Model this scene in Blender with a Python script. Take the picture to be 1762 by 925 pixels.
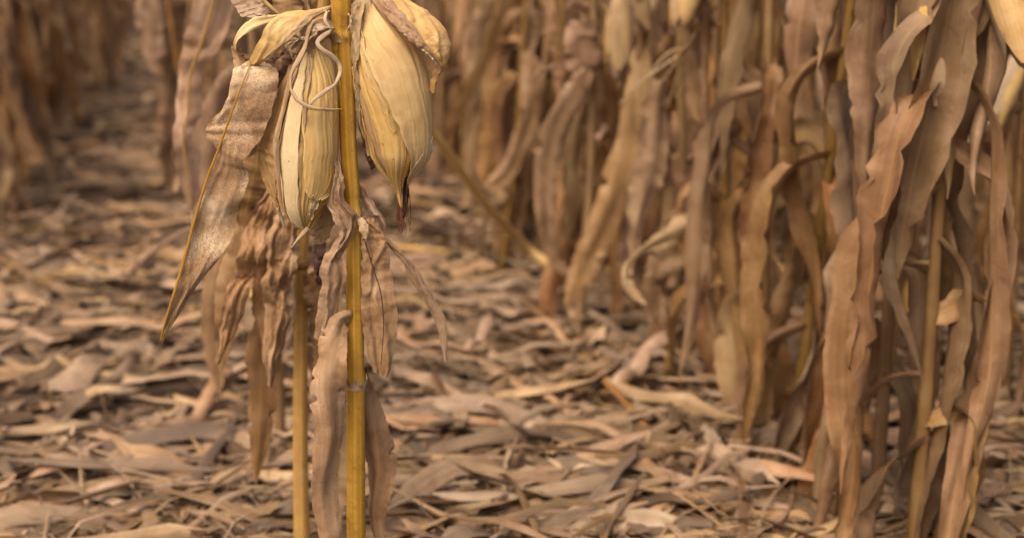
import bpy, math, random
import numpy as np
from mathutils import Vector

sc = bpy.context.scene
for o in list(bpy.data.objects):
    bpy.data.objects.remove(o, do_unlink=True)
COL = sc.collection
R = math.radians

# ------------------------------------------------------------------ camera
F_PX = 2340.0; CX = 881.0; CY = 462.5; PITCH = R(14.3); CAM_Z = 1.10
cam_data = bpy.data.cameras.new('camera')
cam_data.sensor_fit = 'HORIZONTAL'; cam_data.sensor_width = 36.0
cam_data.lens = 36.0 * F_PX / 1762.0
cam_data.clip_start = 0.05; cam_data.clip_end = 400.0
cam_data.dof.use_dof = True
cam_data.dof.focus_distance = 1.80
cam_data.dof.aperture_fstop = 2.5
cam_data.dof.aperture_blades = 0
cam = bpy.data.objects.new('camera', cam_data); COL.objects.link(cam)
cam.location = (0, 0, CAM_Z)
cam.rotation_euler = (R(90) - PITCH, 0, 0)
sc.camera = cam

# ------------------------------------------------------------------ sky, sun, exposure (bright overcast)
SUN_EL, SUN_AZ = R(57), R(-147)      # high soft sun behind the camera's left shoulder
w = bpy.data.worlds.new('World'); sc.world = w; w.use_nodes = True
nt = w.node_tree; nt.nodes.clear()
sky = nt.nodes.new('ShaderNodeTexSky'); sky.sky_type = 'NISHITA'; sky.sun_disc = False
sky.sun_elevation = SUN_EL; sky.sun_rotation = SUN_AZ
sky.air_density = 1.0; sky.dust_density = 7.0; sky.ozone_density = 0.5
bg = nt.nodes.new('ShaderNodeBackground'); bg.inputs['Strength'].default_value = 0.13
out = nt.nodes.new('ShaderNodeOutputWorld')
nt.links.new(sky.outputs[0], bg.inputs['Color']); nt.links.new(bg.outputs[0], out.inputs[0])
sl = bpy.data.lights.new('sun', 'SUN'); sl.energy = 1.5; sl.angle = R(40); sl.color = (1.0, 0.94, 0.84)
so = bpy.data.objects.new('sun', sl); COL.objects.link(so)
sdir = Vector((math.sin(SUN_AZ) * math.cos(SUN_EL), math.cos(SUN_AZ) * math.cos(SUN_EL), math.sin(SUN_EL)))
so.rotation_euler = (-sdir).to_track_quat('-Z', 'Y').to_euler()
so.location = (0, -3, 6)
sc.view_settings.view_transform = 'Standard'; sc.view_settings.look = 'None'
sc.view_settings.exposure = 0.62; sc.view_settings.gamma = 1.0
sc.view_settings.use_white_balance = True; sc.view_settings.white_balance_temperature = 7250; sc.view_settings.white_balance_tint = 12
sc.view_settings.use_curve_mapping = False
sc.render.engine = 'CYCLES'
sc.cycles.use_denoising = True
sc.cycles.max_bounces = 8; sc.cycles.transmission_bounces = 4; sc.cycles.diffuse_bounces = 5

# ------------------------------------------------------------------ helpers
FWD = np.array([0, math.cos(PITCH), -math.sin(PITCH)])
UP = np.array([0, math.sin(PITCH), math.cos(PITCH)])
CAMP = np.array([0, 0, CAM_Z])
Y0 = 1.80                                  # the focused plant stands 1.8 m from the camera

def P(px, py, Y):
    """point where the sight line through a place in the photo meets the upright plane at distance Y"""
    d = FWD + np.array([1.0, 0, 0]) * (px - CX) / F_PX + UP * (CY - py) / F_PX
    return CAMP + d * (Y / d[1])

def to_px(p):
    v = np.asarray(p, float) - CAMP
    z = v @ FWD
    return CX + F_PX * v[0] / z, CY - F_PX * (v @ UP) / z, z

def crom(pts, n):
    pts = np.asarray(pts, float)
    m = len(pts)
    if m == 2:
        t = np.linspace(0, 1, n)[:, None]
        return pts[0] * (1 - t) + pts[1] * t
    ext = np.vstack([2 * pts[0] - pts[1], pts, 2 * pts[-1] - pts[-2]])
    t = np.linspace(0, m - 1, n); i = np.minimum(t.astype(int), m - 2); f = (t - i)[:, None]
    a, b, c, d = ext[i], ext[i + 1], ext[i + 2], ext[i + 3]
    return 0.5 * (2 * b + (c - a) * f + (2 * a - 5 * b + 4 * c - d) * f ** 2 + (3 * b - a - 3 * c + d) * f ** 3)

def norm(a):
    return a / np.maximum(np.linalg.norm(a, axis=-1, keepdims=True), 1e-9)

def grid_mesh(name, G, UV=None, closed=False):
    """G: rows x cols x 3"""
    nv, nu = G.shape[:2]
    verts = G.reshape(-1, 3)
    idx = np.arange(nv * nu).reshape(nv, nu)
    if closed:
        nxt = np.roll(idx, -1, axis=1)
        q = np.stack([idx[:-1], nxt[:-1], nxt[1:], idx[1:]], -1).reshape(-1, 4)
    else:
        q = np.stack([idx[:-1, :-1], idx[:-1, 1:], idx[1:, 1:], idx[1:, :-1]], -1).reshape(-1, 4)
    me = bpy.data.meshes.new(name)
    me.from_pydata(verts.tolist(), [], q.tolist())
    if UV is not None:
        uvl = me.uv_layers.new(name='uv')
        li = q.reshape(-1)
        uvl.data.foreach_set('uv', UV.reshape(-1, 2)[li].astype(np.float32).reshape(-1))
    me.polygons.foreach_set('use_smooth', [True] * len(me.polygons))
    me.update()
    return me

def link(name, me, mat=None, parent=None):
    o = bpy.data.objects.new(name, me)
    COL.objects.link(o)
    if me is not None and mat is not None and len(me.materials) == 0:
        me.materials.append(mat)
    if parent is not None:
        o.parent = parent
    return o

def thing(name, label, cat, loc, group=None, rz=0.0):
    o = bpy.data.objects.new(name, None); COL.objects.link(o)
    o.empty_display_size = 0.05
    o.location = loc; o.rotation_euler = (0, 0, rz)
    o['label'] = label; o['category'] = cat
    if group: o['group'] = group
    return o

def base_of(parent):
    o = parent
    while o.parent is not None: o = o.parent
    return np.array(o.location)

def arc_uv(G):
    d = np.linalg.norm(np.diff(G, axis=0), axis=2).mean(1)
    v = np.concatenate([[0], np.cumsum(d)])
    nu = G.shape[1]
    e = np.linalg.norm(np.diff(G, axis=1), axis=2)
    u = np.concatenate([np.zeros((G.shape[0], 1)), np.cumsum(e, 1)], 1)
    u = u - u[:, nu // 2][:, None]
    return np.stack([u, np.repeat(v[:, None], nu, 1)], -1)

def smooth_noise(n, rng, k):
    """random smooth 1-d signal, about k bumps, range about -1..1"""
    c = rng.uniform(-1, 1, max(4, k))
    return crom(np.stack([c, c, c], 1), n)[:, 0]

def loft(name, L, Rr, mat, parent, Yb=Y0, n=70, m=17, bulge=0.0, fold=0.0, mid=0.5, ruffle=0.0, rfreq=9,
         wrinkle=0.0015, edge=0.0015, seed=0):
    """leaf surface spanned between two edge curves given as (px, py, depth offset) pairs"""
    rng = np.random.default_rng(seed)
    A = crom([P(a[0], a[1], Yb + (a[2] if len(a) > 2 else 0)) for a in L], n)
    B = crom([P(a[0], a[1], Yb + (a[2] if len(a) > 2 else 0)) for a in Rr], n)
    A = A + edge * np.stack([smooth_noise(n, rng, n // 3) for _ in range(3)], 1)
    B = B + edge * np.stack([smooth_noise(n, rng, n // 3) for _ in range(3)], 1)
    u = np.linspace(0, 1, m)
    G = A[:, None, :] * (1 - u)[None, :, None] + B[:, None, :] * u[None, :, None]
    dv = np.gradient(G, axis=0); du = np.gradient(G, axis=1)
    N = norm(np.cross(norm(du), norm(dv)))
    s = np.sign(-(N[..., 1:2])); s[s == 0] = 1
    N = N * s
    N = norm(N + np.array([0, -0.6, 0]))
    h = bulge * 4 * u * (1 - u)[None, :]
    h = np.repeat(h, n, 0).copy()
    tri = np.where(u < mid, u / mid, (1 - u) / (1 - mid))
    h -= fold * tri[None, :]
    s1 = np.linspace(0, 1, n)
    ph = smooth_noise(n, rng, 8) * 2.5
    k1 = max(5, int(rfreq * 2.4))
    ra = (smooth_noise(n, rng, k1) + 0.5 * smooth_noise(n, rng, k1 * 2)) * (0.55 + 0.45 * smooth_noise(n, rng, 6)) * np.sin(math.pi * np.clip(s1 * 1.0, 0.04, 0.96)) ** 0.4
    rb = (smooth_noise(n, rng, k1) + 0.5 * smooth_noise(n, rng, k1 * 2)) * (0.55 + 0.45 * smooth_noise(n, rng, 6)) * np.sin(math.pi * np.clip(s1 * 1.0, 0.04, 0.96)) ** 0.4
    h += ruffle * np.abs(u - mid)[None, :] ** 1.6 * 3.0 * np.where((u < mid)[None, :], ra[:, None], rb[:, None])
    for k in range(4):      # long shallow furrows that wander along the blade
        c = 0.5 + 0.45 * smooth_noise(n, rng, 5)
        wd = 0.05 + 0.05 * rng.random()
        h += wrinkle * rng.uniform(-1, 1) * 1.6 * np.exp(-((u[None, :] - c[:, None]) / wd) ** 2)
    h += wrinkle * 0.5 * rng.uniform(-1, 1, (n, m)) * 0.5
    G = G + N * h[..., None]
    uv = arc_uv(G)
    me = grid_mesh(name, G - base_of(parent), uv)
    return link(name, me, mat, parent)

def tube_geo(path, rad, seg=10, flat=1.0, flute=0.0, ref=(0, -1, 0), twist=0.0):
    path = np.asarray(path, float); n = len(path)
    T = norm(np.gradient(path, axis=0))
    ref = np.asarray(ref, float)
    S = norm(np.cross(T, ref)); Fv = norm(np.cross(S, T))
    a = np.linspace(0, 2 * math.pi, seg, endpoint=False)[None, :] + twist * np.linspace(0, 1, n)[:, None]
    rr = np.asarray(rad, float)[:, None] * (1 + flute * np.cos(a * 3))
    G = path[:, None, :] + (np.cos(a) * rr)[..., None] * S[:, None, :] + (np.sin(a) * rr * flat)[..., None] * Fv[:, None, :]
    L = np.concatenate([[0], np.cumsum(np.linalg.norm(np.diff(path, axis=0), axis=1))])
    U = np.stack([np.repeat(a[:1], n, 0) * np.mean(rad), np.repeat(L[:, None], seg, 1)], -1)
    return G, U

def tube(name, path, rad, mat, parent, n=40, seg=12, flat=1.0, flute=0.0, ref=(0, -1, 0), resample=True):
    if resample:
        rad = crom(np.stack([rad] * 3, 1), n)[:, 0]; path = crom(path, n)
    G, U = tube_geo(path, rad, seg, flat, flute, ref)
    me = grid_mesh(name, G - base_of(parent), U, closed=True)
    # close the two ends
    nvt = len(G) * seg
    import bmesh
    bm = bmesh.new(); bm.from_mesh(me); bm.verts.ensure_lookup_table()
    try:
        bm.faces.new([bm.verts[i] for i in range(seg)][::-1])
        bm.faces.new([bm.verts[nvt - seg + i] for i in range(seg)])
    except ValueError:
        pass
    bm.to_mesh(me); bm.free()
    return link(name, me, mat, parent)

def ribbon_geo(path, width, alpha, curl=0.6, m=7, ruffle=0.0, rfreq=8.0, seed=0, view=(0, 1, 0)):
    """strip swept along a path; alpha 0 shows its face to 'view', 90 degrees its edge; curl rolls it lengthwise"""
    rng = np.random.default_rng(seed)
    path = np.asarray(path, float); n = len(path)
    T = norm(np.gradient(path, axis=0)); V = np.asarray(view, float)
    S0 = norm(np.cross(T, np.repeat(V[None], n, 0))); N0 = norm(np.cross(S0, T))
    ca, sa = np.cos(alpha)[:, None], np.sin(alpha)[:, None]
    S = S0 * ca + N0 * sa; N = N0 * ca - S0 * sa
    u = np.linspace(-1, 1, m)[None, :]
    c = np.maximum(np.abs(np.broadcast_to(np.asarray(curl, float), (n,))), 0.02)[:, None]
    x = np.sin(c * u) / c; y = (1 - np.cos(c * u)) / c
    w_ = np.asarray(width, float)[:, None] * 0.5
    L = np.concatenate([[0], np.cumsum(np.linalg.norm(np.diff(path, axis=0), axis=1))])
    ph = smooth_noise(n, rng, 7)[:, None] * 3.0
    k1 = max(5, int(rfreq * 2.2))
    ea = (smooth_noise(n, rng, k1) + 0.4 * smooth_noise(n, rng, k1 * 2))[:, None]; eb = (smooth_noise(n, rng, k1) + 0.4 * smooth_noise(n, rng, k1 * 2))[:, None]
    ea = ea * (0.25 + 1.1 * np.abs(smooth_noise(n, rng, 6)))[:, None]; eb = eb * (0.25 + 1.1 * np.abs(smooth_noise(n, rng, 6)))[:, None]
    r = 1.5 * ruffle * np.abs(u) ** 1.8 * np.where(u > 0, ea, eb) + 0.35 * ruffle * smooth_noise(n, rng, k1)[:, None] * (1 - u ** 2)
    x = x * (1 + 0.10 * np.where(u > 0, smooth_noise(n, rng, k1)[:, None], smooth_noise(n, rng, k1)[:, None]))
    y = y + 0.14 * (2 / math.pi) * np.arcsin(np.sin(4.6 * u + 2.2 * smooth_noise(n, rng, 5)[:, None])) * (0.7 + 0.5 * smooth_noise(n, rng, 8)[:, None])
    tear = np.where(rng.random((n, 2)) < 0.05, rng.uniform(0.15, 0.55, (n, 2)), 0) * min(1.0, ruffle / 0.004)
    x = x * (1 - np.where(np.abs(u) > 0.7, np.where(u > 0, tear[:, :1], tear[:, 1:]), 0))
    r = r + 0.7 * ruffle * (np.abs(smooth_noise(n, rng, k1 * 2))[:, None] - 0.4) * np.abs(u)
    x = x * (1 + 0.05 * np.where(np.abs(u) > 0.8, rng.uniform(-1, 1, (n, 1)), 0))
    r = r + 0.09 * ruffle * rng.uniform(-1, 1, (n, m))
    G = path[:, None, :] + (x * w_)[..., None] * S[:, None, :] + (y * w_ + r * np.minimum(1, w_ / 0.02))[..., None] * N[:, None, :]
    U = np.stack([u * w_, np.repeat(L[:, None], m, 1)], -1)
    return G, U

def ribbon(name, pts, widths, mat, parent, Y=None, alpha=(0, 0), curl=0.6, n=40, m=9, ruffle=0.004, rfreq=8, seed=0):
    """pts: (px, py[, distance]) with widths in metres"""
    path = crom([P(p[0], p[1], (p[2] if len(p) > 2 else Y)) for p in pts], n)
    wd = np.maximum(crom(np.stack([widths] * 3, 1), n)[:, 0], 0.0004)
    al = np.radians(np.interp(np.linspace(0, 1, n), np.linspace(0, 1, len(alpha)), alpha))
    G, U = ribbon_geo(path, wd, al, curl, m, ruffle, rfreq, seed)
    me = grid_mesh(name, G - base_of(parent), U)
    return link(name, me, mat, parent)

# ------------------------------------------------------------------ materials
def new_mat(name):
    m = bpy.data.materials.new(name); m.use_nodes = True
    m.node_tree.nodes.clear()
    return m, m.node_tree

def nd(t, kind, **kw):
    n = t.nodes.new(kind)
    for k, v in kw.items(): setattr(n, k, v)
    return n

def ramp(t, fac, stops):
    r = t.nodes.new('ShaderNodeValToRGB')
    e = r.color_ramp.elements
    while len(e) < len(stops): e.new(0.5)
    for i, (p, c) in enumerate(stops):
        e[i].position = p; e[i].color = (c[0], c[1], c[2], 1)
    t.links.new(fac, r.inputs[0])
    return r.outputs[0]

def noise(t, vec, scale, detail=4, rough=0.55, dist=0.0):
    n = t.nodes.new('ShaderNodeTexNoise')
    n.inputs['Scale'].default_value = scale; n.inputs['Detail'].default_value = detail
    n.inputs['Roughness'].default_value = rough; n.inputs['Distortion'].default_value = dist
    t.links.new(vec, n.inputs['Vector'])
    return n.outputs['Fac']

def mapped(t, vec, sx, sy, sz=1.0):
    m = t.nodes.new('ShaderNodeMapping'); m.inputs['Scale'].default_value = (sx, sy, sz)
    t.links.new(vec, m.inputs['Vector'])
    return m.outputs[0]

def mix(t, fac, a, b, blend='MIX'):
    n = t.nodes.new('ShaderNodeMix'); n.data_type = 'RGBA'; n.blend_type = blend
    for sock, v in ((n.inputs[0], fac), (n.inputs[6], a), (n.inputs[7], b)):
        if isinstance(v, (int, float)): sock.default_value = v
        elif isinstance(v, tuple): sock.default_value = (*v, 1)
        else: t.links.new(v, sock)
    return n.outputs[2]

def math_(t, op, a, b=None, clamp=False):
    n = t.nodes.new('ShaderNodeMath'); n.operation = op; n.use_clamp = clamp
    for i, v in enumerate((a, b)):
        if v is None: continue
        if isinstance(v, (int, float)): n.inputs[i].default_value = v
        else: t.links.new(v, n.inputs[i])
    return n.outputs[0]

def remap(t, v, a, b, c=0.0, d=1.0):
    n = t.nodes.new('ShaderNodeMapRange'); n.clamp = True
    t.links.new(v, n.inputs[0])
    for i, x in enumerate((a, b, c, d)): n.inputs[i + 1].default_value = x
    return n.outputs[0]

def plant_mat(name, dark, midc, light, streak=(260, 4), streak_amt=0.45, blotch=16, speckle=None, sp_scale=420, sp_amt=0.6,
              stain=None, stain_amt=0.5, transl=0.2, rough=0.62, spec=0.25, bump=0.35, midrib=None, vary=0.25, bdist=0.0006, huevar=0.02, island=False):
    m, t = new_mat(name)
    uv = nd(t, 'ShaderNodeUVMap', uv_map='uv').outputs[0]
    tc = nd(t, 'ShaderNodeTexCoord').outputs['Object']
    oi = math_(t, 'FRACT', math_(t, 'ADD', nd(t, 'ShaderNodeObjectInfo').outputs['Random'], math_(t, 'MULTIPLY', nd(t, 'ShaderNodeNewGeometry').outputs['Random Per Island'], 7.31 if island else 0.0)))
    off = t.nodes.new('ShaderNodeVectorMath'); off.operation = 'ADD'
    comb = t.nodes.new('ShaderNodeCombineXYZ')
    r7 = math_(t, 'MULTIPLY', oi, 37.0)
    for i in range(3): t.links.new(r7, comb.inputs[i])
    t.links.new(tc, off.inputs[0]); t.links.new(comb.outputs[0], off.inputs[1])
    tcv = off.outputs[0]
    offu = t.nodes.new('ShaderNodeVectorMath'); offu.operation = 'ADD'
    t.links.new(uv, offu.inputs[0]); t.links.new(comb.outputs[0], offu.inputs[1])
    uvv = offu.outputs[0]
    st = noise(t, mapped(t, uvv, streak[0], streak[1]), 1.0, 3, 0.6)
    st2 = noise(t, mapped(t, uvv, streak[0] * 0.22, streak[1] * 0.7), 1.0, 3, 0.6)
    bl = noise(t, tcv, blotch, 5, 0.6, 0.4)
    v = math_(t, 'ADD', math_(t, 'MULTIPLY', bl, 1 - streak_amt), math_(t, 'MULTIPLY', math_(t, 'ADD', math_(t, 'MULTIPLY', st, 0.5), math_(t, 'MULTIPLY', st2, 0.5)), streak_amt))
    col = ramp(t, v, [(0.30, dark), (0.5, midc), (0.70, light)])
    if stain:
        sn = noise(t, tcv, blotch * 1.7, 6, 0.7, 0.8)
        col = mix(t, remap(t, sn, 0.56, 0.72, 0, stain_amt), col, stain)
    if speckle:
        sp = noise(t, tcv, sp_scale, 4, 0.75)
        msk = noise(t, tcv, blotch * 1.3, 4, 0.65, 0.5)
        spm = math_(t, 'MULTIPLY', remap(t, sp, 0.46, 0.58), remap(t, msk, 0.38, 0.60, 0.12, 1.0))
        col = mix(t, math_(t, 'MULTIPLY', spm, sp_amt), col, speckle)
    # tiny brown flecks
    fl = noise(t, tcv, 170, 2, 0.5)
    col = mix(t, remap(t, fl, 0.69, 0.76, 0, 0.55), col, (0.10, 0.05, 0.025))
    if midrib:
        sep = t.nodes.new('ShaderNodeSeparateXYZ'); t.links.new(uv, sep.inputs[0])
        col = mix(t, remap(t, math_(t, 'ABSOLUTE', sep.outputs[0]), 0.0010, 0.0026, 0.6, 0.0), col, midrib)
    hs = nd(t, 'ShaderNodeHueSaturation')
    t.links.new(remap(t, oi, 0, 1, 1 - vary, 1 + vary), hs.inputs['Value'])
    r2 = math_(t, 'FRACT', math_(t, 'MULTIPLY', oi, 91.7))
    t.links.new(remap(t, r2, 0, 1, 0.5 - huevar, 0.5 + huevar), hs.inputs['Hue'])
    t.links.new(remap(t, math_(t, 'FRACT', math_(t, 'MULTIPLY', oi, 53.3)), 0, 1, 0.85, 1.12), hs.inputs['Saturation'])
    t.links.new(col, hs.inputs['Color'])
    col = hs.outputs[0]
    bs = nd(t, 'ShaderNodeBsdfPrincipled')
    bs.inputs['Roughness'].default_value = rough; bs.inputs['Specular IOR Level'].default_value = spec
    t.links.new(col, bs.inputs['Base Color'])
    bp = nd(t, 'ShaderNodeBump'); bp.inputs['Strength'].default_value = bump; bp.inputs['Distance'].default_value = bdist
    hsum = math_(t, 'ADD', math_(t, 'ADD', st, math_(t, 'MULTIPLY', st2, 2.0)), math_(t, 'MULTIPLY', noise(t, tcv, 90, 4, 0.6), 0.8))
    t.links.new(hsum, bp.inputs['Height']); t.links.new(bp.outputs[0], bs.inputs['Normal'])
    o = nd(t, 'ShaderNodeOutputMaterial')
    if transl > 0:
        tr = nd(t, 'ShaderNodeBsdfTranslucent'); t.links.new(col, tr.inputs['Color']); t.links.new(bp.outputs[0], tr.inputs['Normal'])
        mx = nd(t, 'ShaderNodeMixShader'); mx.inputs[0].default_value = transl
        t.links.new(bs.outputs[0], mx.inputs[1]); t.links.new(tr.outputs[0], mx.inputs[2])
        t.links.new(mx.outputs[0], o.inputs[0])
    else:
        t.links.new(bs.outputs[0], o.inputs[0])
    return m

M = {}
M['husk'] = plant_mat('husk', (0.46, 0.27, 0.095), (0.65, 0.43, 0.18), (0.77, 0.57, 0.30), streak=(260, 3), streak_amt=0.425, blotch=22,
                      stain=(0.40, 0.21, 0.07), stain_amt=0.45, transl=0.12, vary=0.07, bump=0.8, bdist=0.0011, huevar=0.008)
M['husk_pale'] = plant_mat('husk_pale', (0.56, 0.41, 0.21), (0.70, 0.55, 0.32), (0.80, 0.68, 0.47), streak=(260, 3), streak_amt=0.45, blotch=20,
                           stain=(0.45, 0.27, 0.12), stain_amt=0.35, transl=0.12, vary=0.05, bump=0.8, bdist=0.0011, huevar=0.006)
M['husk_gold'] = plant_mat('husk_gold', (0.40, 0.22, 0.055), (0.54, 0.33, 0.10), (0.64, 0.44, 0.18), streak=(260, 3), streak_amt=0.42, blotch=22,
                           stain=(0.36, 0.17, 0.05), stain_amt=0.5, transl=0.12, vary=0.06, bump=0.8, bdist=0.0011, huevar=0.006)
M['husk_amber'] = plant_mat('husk_amber', (0.50, 0.30, 0.095), (0.63, 0.41, 0.15), (0.70, 0.51, 0.23), streak=(260, 3), streak_amt=0.42, blotch=22,
                           stain=(0.42, 0.22, 0.07), stain_amt=0.5, transl=0.12, vary=0.04, bump=0.8, bdist=0.0011, huevar=0.004)
M['husk_soft'] = plant_mat('husk_soft', (0.46, 0.28, 0.11), (0.66, 0.445, 0.205), (0.77, 0.575, 0.32), streak=(200, 2.5), streak_amt=0.4, blotch=16,
                           stain=(0.44, 0.25, 0.11), stain_amt=0.5, transl=0.12, vary=0.0, bump=0.8, bdist=0.0011, huevar=0.0)
M['husk_old'] = plant_mat('husk_old', (0.33, 0.19, 0.08), (0.46, 0.29, 0.135), (0.58, 0.42, 0.23), streak=(260, 4), streak_amt=0.5, blotch=22,
                          stain=(0.26, 0.13, 0.05), stain_amt=0.5, transl=0.14, vary=0.04, bump=0.8, bdist=0.0011, huevar=0.004)
M['husk_dry'] = plant_mat('husk_dry', (0.26, 0.15, 0.075), (0.43, 0.29, 0.165), (0.58, 0.44, 0.29), streak=(300, 6), streak_amt=0.6, blotch=24,
                          stain=(0.22, 0.11, 0.05), stain_amt=0.5, transl=0.15, vary=0.08, bump=0.7, huevar=0.008)
M['stalk'] = plant_mat('stalk', (0.23, 0.105, 0.016), (0.46, 0.255, 0.045), (0.60, 0.39, 0.11), streak=(300, 1.6), streak_amt=0.8, blotch=20,
                       stain=(0.20, 0.085, 0.02), stain_amt=0.7, speckle=(0.14, 0.06, 0.02), sp_scale=260, sp_amt=0.25, transl=0.0, rough=0.55, spec=0.3, vary=0.06, bump=0.45, huevar=0.005)
M['stalk_pale'] = plant_mat('stalk_pale', (0.46, 0.28, 0.11), (0.60, 0.40, 0.18), (0.66, 0.48, 0.26), streak=(200, 2), streak_amt=0.6, blotch=12,
                       transl=0.0, rough=0.5, vary=0.05, huevar=0.004)
M['midrib'] = plant_mat('midrib', (0.22, 0.115, 0.035), (0.34, 0.19, 0.06), (0.44, 0.28, 0.11), streak=(300, 4), streak_amt=0.6, blotch=30,
                        transl=0.0, rough=0.5, vary=0.05, huevar=0.004)
M['leaf_mottled'] = plant_mat('leaf_mottled', (0.24, 0.125, 0.050), (0.41, 0.245, 0.118), (0.76, 0.58, 0.37), streak=(300, 6), streak_amt=0.08, blotch=14,
                              speckle=(0.17, 0.08, 0.032), sp_scale=460, sp_amt=0.7, transl=0.12, vary=0.0, bump=0.6, huevar=0.0)
M['leaf_tan'] = plant_mat('leaf_tan', (0.28, 0.15, 0.078), (0.44, 0.27, 0.158), (0.60, 0.42, 0.275), streak=(280, 5), streak_amt=0.4, blotch=22,
                          stain=(0.20, 0.10, 0.05), stain_amt=0.5, speckle=(0.20, 0.10, 0.05), sp_amt=0.35, transl=0.2, vary=0.08, bump=0.7, huevar=0.004)
M['leaf_brown'] = plant_mat('leaf_brown', (0.135, 0.068, 0.030), (0.262, 0.147, 0.072), (0.44, 0.285, 0.162), streak=(200, 4), streak_amt=0.4, blotch=14,
                            stain=(0.10, 0.045, 0.02), stain_amt=0.6, transl=0.15, vary=0.28, bump=0.6, midrib=(0.34, 0.20, 0.08), huevar=0.006, island=True)
M['leaf_ribbed'] = plant_mat('leaf_ribbed', (0.22, 0.12, 0.06), (0.36, 0.22, 0.125), (0.50, 0.34, 0.21), streak=(200, 5), streak_amt=0.4, blotch=18,
                            stain=(0.15, 0.075, 0.035), stain_amt=0.5, transl=0.22, vary=0.1, bump=0.6, midrib=(0.38, 0.235, 0.085), huevar=0.006)
M['leaf_ochre'] = plant_mat('leaf_ochre', (0.19, 0.105, 0.047), (0.30, 0.182, 0.086), (0.42, 0.285, 0.155), streak=(200, 4), streak_amt=0.45, blotch=14,
                            transl=0.25, vary=0.2, bump=0.6, midrib=(0.38, 0.24, 0.09), huevar=0.006)
M['far_stalk'] = plant_mat('far_stalk', (0.13, 0.068, 0.026), (0.23, 0.125, 0.045), (0.34, 0.205, 0.09), streak=(120, 2), streak_amt=0.45, blotch=11,
                           transl=0.0, vary=0.22, bump=0.3, huevar=0.01)
M['litter'] = plant_mat('litter', (0.095, 0.058, 0.032), (0.245, 0.155, 0.088), (0.48, 0.34, 0.21), streak=(150, 5), streak_amt=0.4, blotch=6,
                        stain=(0.09, 0.05, 0.03), stain_amt=0.6, transl=0.1, vary=0.55, bump=0.6, island=True, huevar=0.006)
M['silk'] = plant_mat('silk', (0.09, 0.04, 0.025), (0.15, 0.07, 0.045), (0.22, 0.115, 0.075), transl=0.1, vary=0.1)
M['dark_leaf'] = plant_mat('dark_leaf', (0.06, 0.025, 0.017), (0.11, 0.048, 0.03), (0.18, 0.09, 0.055), streak=(250, 5), transl=0.15, vary=0.05, bump=0.7)
M['tendril'] = plant_mat('tendril', (0.28, 0.17, 0.09), (0.46, 0.32, 0.19), (0.60, 0.46, 0.30), streak=(400, 6), streak_amt=0.6, blotch=40,
                         transl=0.1, vary=0.04, bump=0.5, huevar=0.004)

def soil_mat():
    m, t = new_mat('soil')
    tc = nd(t, 'ShaderNodeTexCoord').outputs['Object']
    a = noise(t, tc, 9, 8, 0.65); b = noise(t, tc, 60, 5, 0.65)
    col = ramp(t, math_(t, 'ADD', math_(t, 'MULTIPLY', a, 0.55), math_(t, 'MULTIPLY', b, 0.45)),
               [(0.32, (0.035, 0.022, 0.014)), (0.52, (0.075, 0.048, 0.031)), (0.72, (0.14, 0.095, 0.062))])
    bs = nd(t, 'ShaderNodeBsdfPrincipled'); bs.inputs['Roughness'].default_value = 0.9
    bs.inputs['Specular IOR Level'].default_value = 0.15
    t.links.new(col, bs.inputs['Base Color'])
    bp = nd(t, 'ShaderNodeBump'); bp.inputs['Strength'].default_value = 0.8; bp.inputs['Distance'].default_value = 0.02
    t.links.new(math_(t, 'ADD', a, math_(t, 'MULTIPLY', b, 0.4)), bp.inputs['Height']); t.links.new(bp.outputs[0], bs.inputs['Normal'])
    o = nd(t, 'ShaderNodeOutputMaterial'); t.links.new(bs.outputs[0], o.inputs[0])
    return m
M['soil'] = soil_mat()

# ------------------------------------------------------------------ ground
def ground_h(x, y):
    return 0.018 * np.sin(x * 3.1 + 0.4 * y) * np.cos(y * 2.3) + 0.012 * np.sin(x * 7.7 - y * 5.1) + 0.008 * np.sin(13 * x + 9 * y)

def build_ground():
    def axis(a, b, fine0, fine1, step, coarse):
        return np.unique(np.round(np.concatenate([np.linspace(a, fine0, coarse), np.arange(fine0, fine1, step), np.linspace(fine1, b, coarse)]), 4))
    xs = axis(-150, 150, -6, 6, 0.09, 14); ys = axis(-40, 220, 0, 14, 0.09, 14)
    X, Yg = np.meshgrid(xs, ys)
    fade = np.clip(1 - (np.maximum(np.abs(X) - 6, 0) + np.maximum(Yg - 14, 0) + np.maximum(-Yg, 0)) / 6, 0, 1)
    rng = np.random.default_rng(3)
    Z = ground_h(X, Yg) * fade + rng.normal(0, 0.004, X.shape) * fade
    me = grid_mesh('ground', np.stack([X, Yg, Z], -1))
    o = link('ground', me, M['soil']); o['kind'] = 'structure'
build_ground()

# ------------------------------------------------------------------ rows of the field
ROW_SLOPE = -0.25
MAIN_X = -0.208
def row_x(off, y): return MAIN_X + off + ROW_SLOPE * (y - 1.8)

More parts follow.
